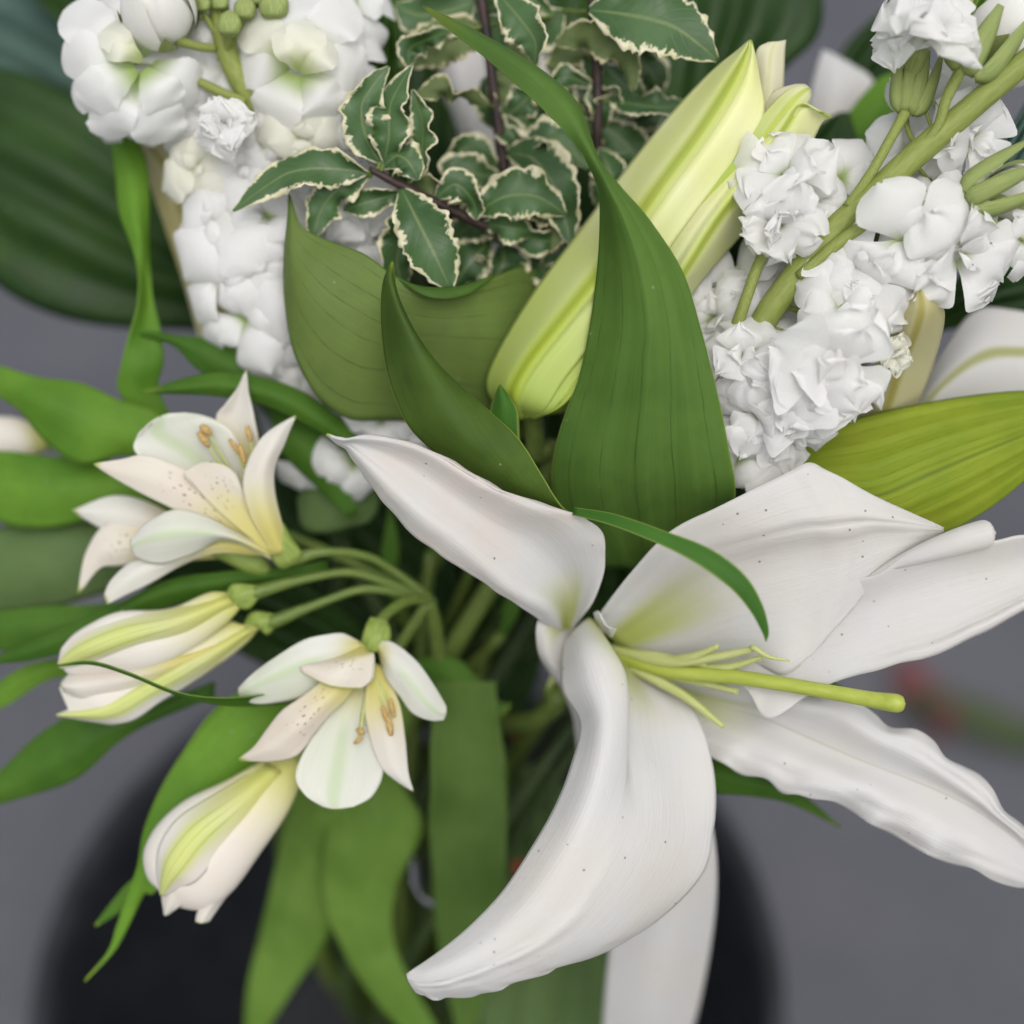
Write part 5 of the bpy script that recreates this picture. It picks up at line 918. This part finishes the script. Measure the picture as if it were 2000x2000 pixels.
Lf([[(640, 1095, -5.6), (640, 1110, -5.6), (640, 1125, -5.6)], [(543, 1108, -5.2), (530, 1125, -5.0), (515, 1140, -5.2)], [(435, 1116, -4.9), (425, 1140, -4.7), (410, 1165, -5)], [(326, 1132, -4.8), (310, 1160, -4.5), (300, 1195, -4.9)], [(217, 1186, -4.8), (190, 1220, -4.5), (170, 1260, -4.9)], [(109, 1230, -4.9), (80, 1262, -4.7), (60, 1290, -5)], [(0, 1278, -5.2), (-10, 1290, -5.1), (-20, 1300, -5.2)], [(-100, 1320, -5.6), (-100, 1322, -5.6), (-100, 1325, -5.6)]], 'leaf_mid')
Lf([[(320, 1170, -6.6), (320, 1190, -6.5), (320, 1210, -6.6)], [(180, 1180, -6.4), (180, 1215, -6.1), (190, 1250, -6.4)], [(60, 1185, -6.4), (60, 1225, -6.1), (60, 1270, -6.4)], [(-60, 1200, -6.6), (-60, 1230, -6.4), (-60, 1270, -6.6)]], 'leaf_mid')
Lf([[(170, 1290, -7.4), (170, 1300, -7.3), (170, 1320, -7.4)], [(80, 1290, -7.2), (85, 1310, -7.0), (90, 1330, -7.2)], [(0, 1330, -7.2), (5, 1350, -7.0), (10, 1380, -7.2)], [(-60, 1400, -7.4), (-60, 1402, -7.4), (-60, 1405, -7.4)]], 'leaf_fresh')
Lf([[(420, 1330, -6.8), (420, 1345, -6.8), (420, 1360, -6.8)], [(300, 1370, -6.6), (310, 1390, -6.4), (300, 1410, -6.6)], [(180, 1380, -6.6), (200, 1430, -6.2), (230, 1450, -6.6)], [(80, 1430, -6.8), (110, 1485, -6.3), (150, 1520, -6.8)], [(0, 1503, -7.0), (20, 1535, -6.7), (50, 1557, -7)], [(-80, 1560, -7.4), (-80, 1575, -7.3), (-75, 1590, -7.4)]], 'leaf_mid')
Lf([[(640, 1330, -6.4), (650, 1345, -6.4), (655, 1360, -6.4)], [(500, 1340, -5.8), (545, 1375, -5.6), (590, 1390, -5.9)], [(420, 1385, -5.5), (480, 1440, -5.2), (550, 1450, -5.6)], [(360, 1462, -5.3), (415, 1510, -5), (490, 1530, -5.5)], [(312, 1540, -5.2), (355, 1585, -5), (420, 1610, -5.4)], [(280, 1622, -5.2), (310, 1660, -5), (350, 1690, -5.4)], [(268, 1690, -5.2), (280, 1715, -5.1), (300, 1745, -5.4)], [(250, 1740, -5.3), (262, 1762, -5.2), (283, 1745, -5.4)], [(226, 1812, -5.3), (236, 1825, -5.2), (250, 1812, -5.3)], [(210, 1858, -5.3), (214, 1863, -5.3), (222, 1860, -5.3)], [(164, 1914, -5.4), (165, 1916, -5.4), (167, 1918, -5.4)]], 'leaf_fresh', nu=56)
Lf([[(300, 1690, -5.6), (305, 1700, -5.6), (310, 1710, -5.6)], [(262, 1712, -5.6), (270, 1725, -5.5), (278, 1740, -5.6)], [(222, 1755, -5.6), (232, 1768, -5.5), (245, 1775, -5.6)], [(184, 1806, -5.7), (186, 1808, -5.7), (189, 1810, -5.7)]], 'leaf_mid')
blade('leaf', [(600, 1345, -4.2, 60, 60), (520, 1362, -3.4, 52, 65), (430, 1366, -2.5, 40, 70), (345, 1352, -2.0, 22, 75), (255, 1316, -1.8, 16, 70), (180, 1294, -2.0, 12, 60), (112, 1300, -2.5, 4, 40)], M['leaf_mid'], al, nu=44, cup=.2)
# bright leaves hanging into the bucket
Lf([[(720, 1330, -9), (740, 1320, -9), (760, 1330, -9)], [(620, 1450, -10.5), (690, 1440, -10.2), (750, 1450, -10.5)], [(566, 1560, -12), (640, 1570, -11.4), (710, 1580, -12)], [(535, 1700, -13.5), (600, 1700, -13), (668, 1710, -13.5)], [(505, 1830, -15), (560, 1830, -14.6), (640, 1830, -15)], [(482, 1930, -16), (520, 1930, -15.8), (575, 1930, -16)], [(475, 2060, -17.5), (480, 2060, -17.4), (490, 2060, -17.5)]], 'leaf_pale', dd=1.5)
Lf([[(780, 1350, -9.5), (800, 1340, -9.5), (820, 1350, -9.5)], [(660, 1520, -11), (720, 1500, -10.6), (775, 1500, -11)], [(630, 1640, -12), (730, 1620, -11.4), (828, 1610, -12)], [(630, 1760, -13), (700, 1740, -12.5), (775, 1730, -13)], [(665, 1850, -13.8), (715, 1840, -13.4), (768, 1830, -13.8)], [(720, 1940, -14.6), (765, 1930, -14.3), (808, 1925, -14.6)], [(800, 2030, -15.4), (830, 2020, -15.3), (858, 2015, -15.4)], [(890, 2120, -16.4), (892, 2120, -16.4), (895, 2120, -16.4)]], 'leaf_pale', dd=1.5)
Lf([[(810, 1290, -8), (860, 1280, -7.8), (900, 1290, -8)], [(825, 1360, -8.4), (890, 1340, -8.0), (960, 1350, -8.4)], [(850, 1408, -8.7), (920, 1400, -8.4), (975, 1370, -8.5)], [(960, 1410, -8.6), (985, 1395, -8.5), (1000, 1375, -8.5)]], 'leaf_mid')

# ================================================================ big dark leaves behind, each a cut leaf of its own
def broad(label, rows, m, start, via=None, sd=0, name='broad_leaf'):
    t = thing(name, label, 'leaf', W(start), 'large leaves behind the bunch')
    surf('blade', rows, M[m], t, nu=40, nv=24, thick=.0006, ripL=3, ripR=3, ripn=6, seed=sd, disp=lambda U, V: .25 * np.sin(V * np.pi * 7) * np.sin(np.pi * U) - .3 * sgauss(V, .5, .06))
    stem(t, [start] + (via or []), M['stem_dark'], 2.4, 3, seed=sd)
broad('large glossy dark leaf behind the left stock, its lower edge over grey paving', [[(560, 690, -15.5), (565, 660, -15.2), (560, 640, -15.5)], [(400, 650, -14.4), (430, 560, -13.8), (400, 480, -14.4)], [(250, 640, -13.6), (300, 500, -12.8), (330, 360, -13.6)], [(110, 615, -13.2), (160, 420, -12.2), (230, 250, -13.2)], [(0, 560, -13.2), (30, 350, -12.2), (100, 165, -13.2)], [(-130, 430, -13.6), (-100, 280, -13), (-60, 130, -13.6)], [(-240, 260, -14.2), (-240, 255, -14.2), (-238, 250, -14.2)]], 'leaf_dark', (560, 665, -15.3), [(680, 850, -15.5)], 61)
broad('dark leaf blade in the upper left corner, above the teal leaf', [[(330, 150, -15), (335, 130, -14.8), (340, 110, -15)], [(200, 120, -14.4), (215, 60, -14), (230, 0, -14.4)], [(90, 20, -14.4), (120, -20, -14), (150, -60, -14.4)], [(-20, -100, -14.8), (-15, -105, -14.8), (-10, -110, -14.8)]], 'leaf_dark', (335, 130, -14.9), [(420, 400, -16)], 62)
broad('dull teal leaf behind the left stock, beside the glossy dark leaf', [[(320, 300, -18), (330, 280, -17.8), (340, 260, -18)], [(200, 260, -17.4), (220, 180, -17), (240, 110, -17.4)], [(60, 200, -17.2), (80, 90, -16.8), (120, 0, -17.2)], [(-80, 120, -17.6), (-60, 20, -17.2), (-30, -60, -17.6)], [(-200, 0, -18), (-198, -5, -18), (-195, -10, -18)]], 'leaf_teal', (330, 280, -17.9), [(450, 500, -18)], 63)
broad('large dark leaf behind the tip of the yellow-green bud', [[(1330, 420, -12), (1360, 425, -11.8), (1390, 420, -12)], [(1290, 280, -11.4), (1370, 290, -10.8), (1450, 280, -11.4)], [(1285, 130, -11), (1400, 140, -10.2), (1520, 150, -11)], [(1290, 0, -11), (1440, 10, -10.2), (1600, 60, -11)], [(1330, -120, -11.4), (1450, -130, -10.8), (1590, -60, -11.4)], [(1470, -240, -12), (1475, -240, -12), (1480, -240, -12)]], 'leaf_dark', (1360, 420, -11.9), [(1320, 620, -13)], 64)
broad('dark leaf behind the pale lily petals, beside the upper stock florets', [[(1580, 330, -14), (1600, 330, -14), (1620, 330, -14)], [(1610, 200, -13.4), (1660, 210, -13), (1700, 220, -13.4)], [(1650, 90, -13), (1720, 110, -12.6), (1770, 130, -13)], [(1740, 10, -13.2), (1790, 30, -13), (1830, 60, -13.2)], [(1870, -60, -13.6), (1872, -60, -13.6), (1875, -58, -13.6)]], 'leaf_dark', (1600, 328, -14), [(1450, 600, -15)], 65)
broad('bright green leaf beside the upper stock bud', [[(1840, 190, -4), (1855, 195, -3.9), (1870, 200, -4)], [(1850, 90, -3.6), (1880, 100, -3.3), (1915, 110, -3.6)], [(1880, 10, -3.5), (1910, 20, -3.2), (1950, 30, -3.5)], [(1940, -70, -3.8), (1945, -68, -3.8), (1950, -66, -3.8)]], 'leaf_fresh', (1855, 192, -4), [(1700, 480, -7), (1500, 800, -9)], 66)
broad('blue-green folded leaf to the right of the stock stem', [[(1880, 420, -4.5), (1890, 425, -4.4), (1900, 430, -4.5)], [(1920, 330, -4.2), (1945, 340, -3.9), (1985, 330, -4.2)], [(1965, 260, -4.1), (1990, 270, -3.8), (2030, 260, -4.1)], [(2010, 190, -4.3), (2030, 195, -4.2), (2050, 190, -4.3)]], 'leaf_teal', (1890, 424, -4.5), [(1750, 640, -7), (1500, 900, -9)], 67)
broad('dark leaf at the side of the stock, above the half-hidden cream lily', [[(1800, 620, -8.5), (1810, 640, -8.4), (1820, 650, -8.5)], [(1890, 520, -8), (1920, 570, -7.6), (1940, 625, -8)], [(1970, 470, -8), (1990, 540, -7.6), (2010, 630, -8)], [(2080, 470, -8.4), (2090, 530, -8.2), (2100, 590, -8.4)]], 'leaf_dark', (1810, 636, -8.5), [(1650, 800, -9.5), (1450, 980, -10)], 68)
broad('deep green leaf low behind the white petals, over the bucket rim', [[(1020, 1500, -13), (1050, 1490, -13), (1080, 1500, -13)], [(980, 1680, -16), (1080, 1680, -15.4), (1190, 1680, -16)], [(960, 1850, -18), (1090, 1850, -17.2), (1220, 1850, -18)], [(930, 2000, -20), (1070, 2010, -19), (1230, 2000, -20)], [(1000, 2180, -22), (1060, 2190, -21.6), (1120, 2180, -22)]], 'leaf_blue', (1050, 1498, -13), None, 69)
broad('dark upright leaf behind the variegated sprigs', [[(800, 620, -14), (850, 630, -14), (900, 620, -14)], [(740, 420, -13), (850, 430, -12.4), (960, 420, -13)], [(720, 200, -12.8), (850, 200, -12), (990, 200, -12.8)], [(740, 0, -12.8), (860, 0, -12.2), (980, 0, -12.8)], [(830, -180, -13.4), (850, -180, -13.4), (870, -180, -13.4)]], 'leaf_dark', (850, 615, -14), None, 70)
broad('dark leaf behind the twig with the big cream-edged leaf', [[(1120, 640, -15), (1150, 650, -15), (1190, 640, -15)], [(1030, 420, -14), (1150, 430, -13.4), (1300, 420, -14)], [(1010, 180, -13.6), (1160, 190, -13), (1330, 180, -13.6)], [(1030, -40, -13.6), (1160, -40, -13.2), (1300, -40, -13.6)], [(1140, -200, -14), (1150, -200, -14), (1160, -200, -14)]], 'leaf_dark', (1150, 630, -15), None, 71)
broad('narrow green stock leaf standing between the left stock and the variegated sprigs', [[(760, 420, -8), (775, 420, -8), (790, 420, -8)], [(715, 250, -7.4), (745, 250, -7), (775, 250, -7.4)], [(715, 100, -7.2), (745, 100, -6.8), (775, 100, -7.2)], [(725, -20, -7.2), (745, -20, -7), (770, -20, -7.2)], [(745, -120, -7.6), (748, -120, -7.6), (752, -120, -7.6)]], 'leaf_mid', (775, 418, -8), [(840, 700, -10)], 72)
broad('dark leaf in the shade below the lily bud', [[(960, 1180, -10), (1000, 1190, -10), (1040, 1180, -10)], [(930, 1040, -8.8), (1020, 1040, -8.4), (1110, 1040, -8.8)], [(930, 900, -8.4), (1030, 900, -8), (1130, 900, -8.4)], [(980, 760, -8.6), (1040, 750, -8.4), (1090, 760, -8.6)], [(1040, 660, -9), (1045, 660, -9), (1050, 660, -9)]], 'leaf_dark', (1000, 1170, -10), None, 73)
broad('dark leaf in the shade right of the open lily throat', [[(1180, 1330, -10), (1210, 1340, -10), (1240, 1330, -10)], [(1130, 1180, -8.8), (1220, 1190, -8.2), (1310, 1180, -8.8)], [(1130, 1050, -7.2), (1210, 1060, -6.8), (1290, 1050, -7.2)], [(1140, 980, -7.2), (1180, 970, -7), (1220, 980, -7.2)]], 'leaf_dark', (1210, 1325, -10), None, 74)
broad('dark leaf behind the stock florets and the bud', [[(1400, 980, -10), (1420, 990, -10), (1440, 980, -10)], [(1360, 820, -8.4), (1450, 820, -8), (1540, 820, -8.4)], [(1360, 650, -7.2), (1480, 650, -6.8), (1600, 650, -7.2)], [(1400, 480, -7), (1500, 480, -6.6), (1640, 470, -7)], [(1460, 340, -7), (1560, 330, -6.8), (1680, 330, -7)], [(1620, 230, -7.6), (1640, 220, -7.6), (1660, 220, -7.6)]], 'leaf_dark', (1420, 985, -10), None, 75)

broad('dark leaf in shade behind the alstroemeria stalks, under the twin-veined leaf', [[(860, 1330, -15), (890, 1340, -15), (920, 1330, -15)], [(720, 1240, -14), (800, 1180, -13.5), (900, 1120, -14)], [(600, 1180, -13.4), (680, 1080, -13), (800, 980, -13.4)], [(520, 1080, -13.2), (580, 980, -12.8), (680, 880, -13.2)], [(470, 960, -13.6), (500, 900, -13.4), (540, 850, -13.6)]], 'leaf_dark', (890, 1325, -15), None, 76)
broad('dark leaf in shade between the alstroemeria stalks and the lily throat', [[(900, 1480, -17), (940, 1490, -17), (980, 1480, -17)], [(820, 1300, -16), (930, 1300, -15.5), (1060, 1300, -16)], [(800, 1120, -15), (930, 1120, -14.5), (1080, 1120, -15)], [(840, 960, -14.6), (930, 950, -14.2), (1040, 960, -14.6)], [(920, 830, -14.8), (930, 828, -14.8), (940, 830, -14.8)]], 'leaf_dark', (940, 1480, -17), None, 77)
broad('dark leaf in shade under the striped alstroemeria buds, over the bucket', [[(800, 1330, -14), (810, 1350, -14), (820, 1370, -14)], [(680, 1200, -12.6), (670, 1270, -12.2), (640, 1340, -12.6)], [(540, 1110, -11.8), (520, 1200, -11.4), (500, 1290, -11.8)], [(400, 1080, -11.6), (380, 1150, -11.2), (370, 1220, -11.6)], [(250, 1090, -12), (245, 1095, -12), (240, 1100, -12)]], 'leaf_dark', (810, 1348, -14), None, 78)
# extra bare stems showing in the gap above the bucket
for i, (x, y, d) in enumerate([(930, 1090, -9), (900, 1010, -10), (1000, 1120, -10.5), (760, 1130, -9.5), (980, 1240, -9.5), (840, 1080, -9.5)]):
    t = thing('cut_stem', 'bare green stem among the stems in the gap between alstroemeria and open lily', 'stem', W((x, y, d)), 'bare stems in the gap')
    stem(t, (x, y, d), M['stem'], 2.2, 2.8, seed=80 + i * 3)
    blade('leaf', [(x, y + 8, d, 8, 0), (x - 40 + i * 14, y - 45, d + .3, 34, 20), (x - 75 + i * 26, y - 95, d + .4, 22, 10), (x - 95 + i * 32, y - 140, d + .2, 2, 0)], M['leaf_mid'], t)
bs = thing('berry_sprig', 'small twig with red berries low among the stems by the bucket', 'berry sprig', W((1010, 1560, -17)))
for (x, y, r) in ((1012, 1432, 13), (1012, 1690, 16), (1040, 1640, 14)):
    body('berry', [(x - 2, y + r, x + 2, y + r, -16), (x - r * .8, y + r * .6, x + r * .8, y + r * .6, -16), (x - r, y, x + r, y, -16), (x - r * .8, y - r * .6, x + r * .8, y - r * .6, -16), (x - 2, y - r, x + 2, y - r, -16)], M['berry'], bs, nu=14, nv=14)
tube('twig', [(1012, 1436, -16.2, 4), (1030, 1560, -16.6, 5), (1014, 1690, -16.2, 5)], M['twig'], bs, seg=20)
tube('twig', [(1040, 1640, -16.2, 4), (1026, 1600, -16.6, 5)], M['twig'], bs, seg=8)
stem(bs, (1030, 1570, -16.6), M['twig'], 1.4, 1.8, seed=99)

# collar added round the stems, coloured pale to stand in for glassy glints
cc = thing('added_glint_collar', 'added cellophane collar, coloured pale to give glints among the stems, glimpsed between the hanging leaves', 'cellophane', W((1010, 1575, -16)))
c0 = W((1010, 1575, -16)); th = np.linspace(0, 2 * np.pi, 73)[:-1]; rr = .055 + .004 * np.sin(th * 5) + .002 * np.sin(th * 13)
V = np.stack([np.stack([c0[0] + rr * (1 + .05 * k) * np.cos(th), c0[1] + rr * (1 + .05 * k) * np.sin(th), c0[2] + .013 * k + .002 * np.sin(th * 7)], -1) for k in np.linspace(0, 1, 5)])
link('band', mesh_grid('band', V, closed=True), M['plastic'], cc, .0004)
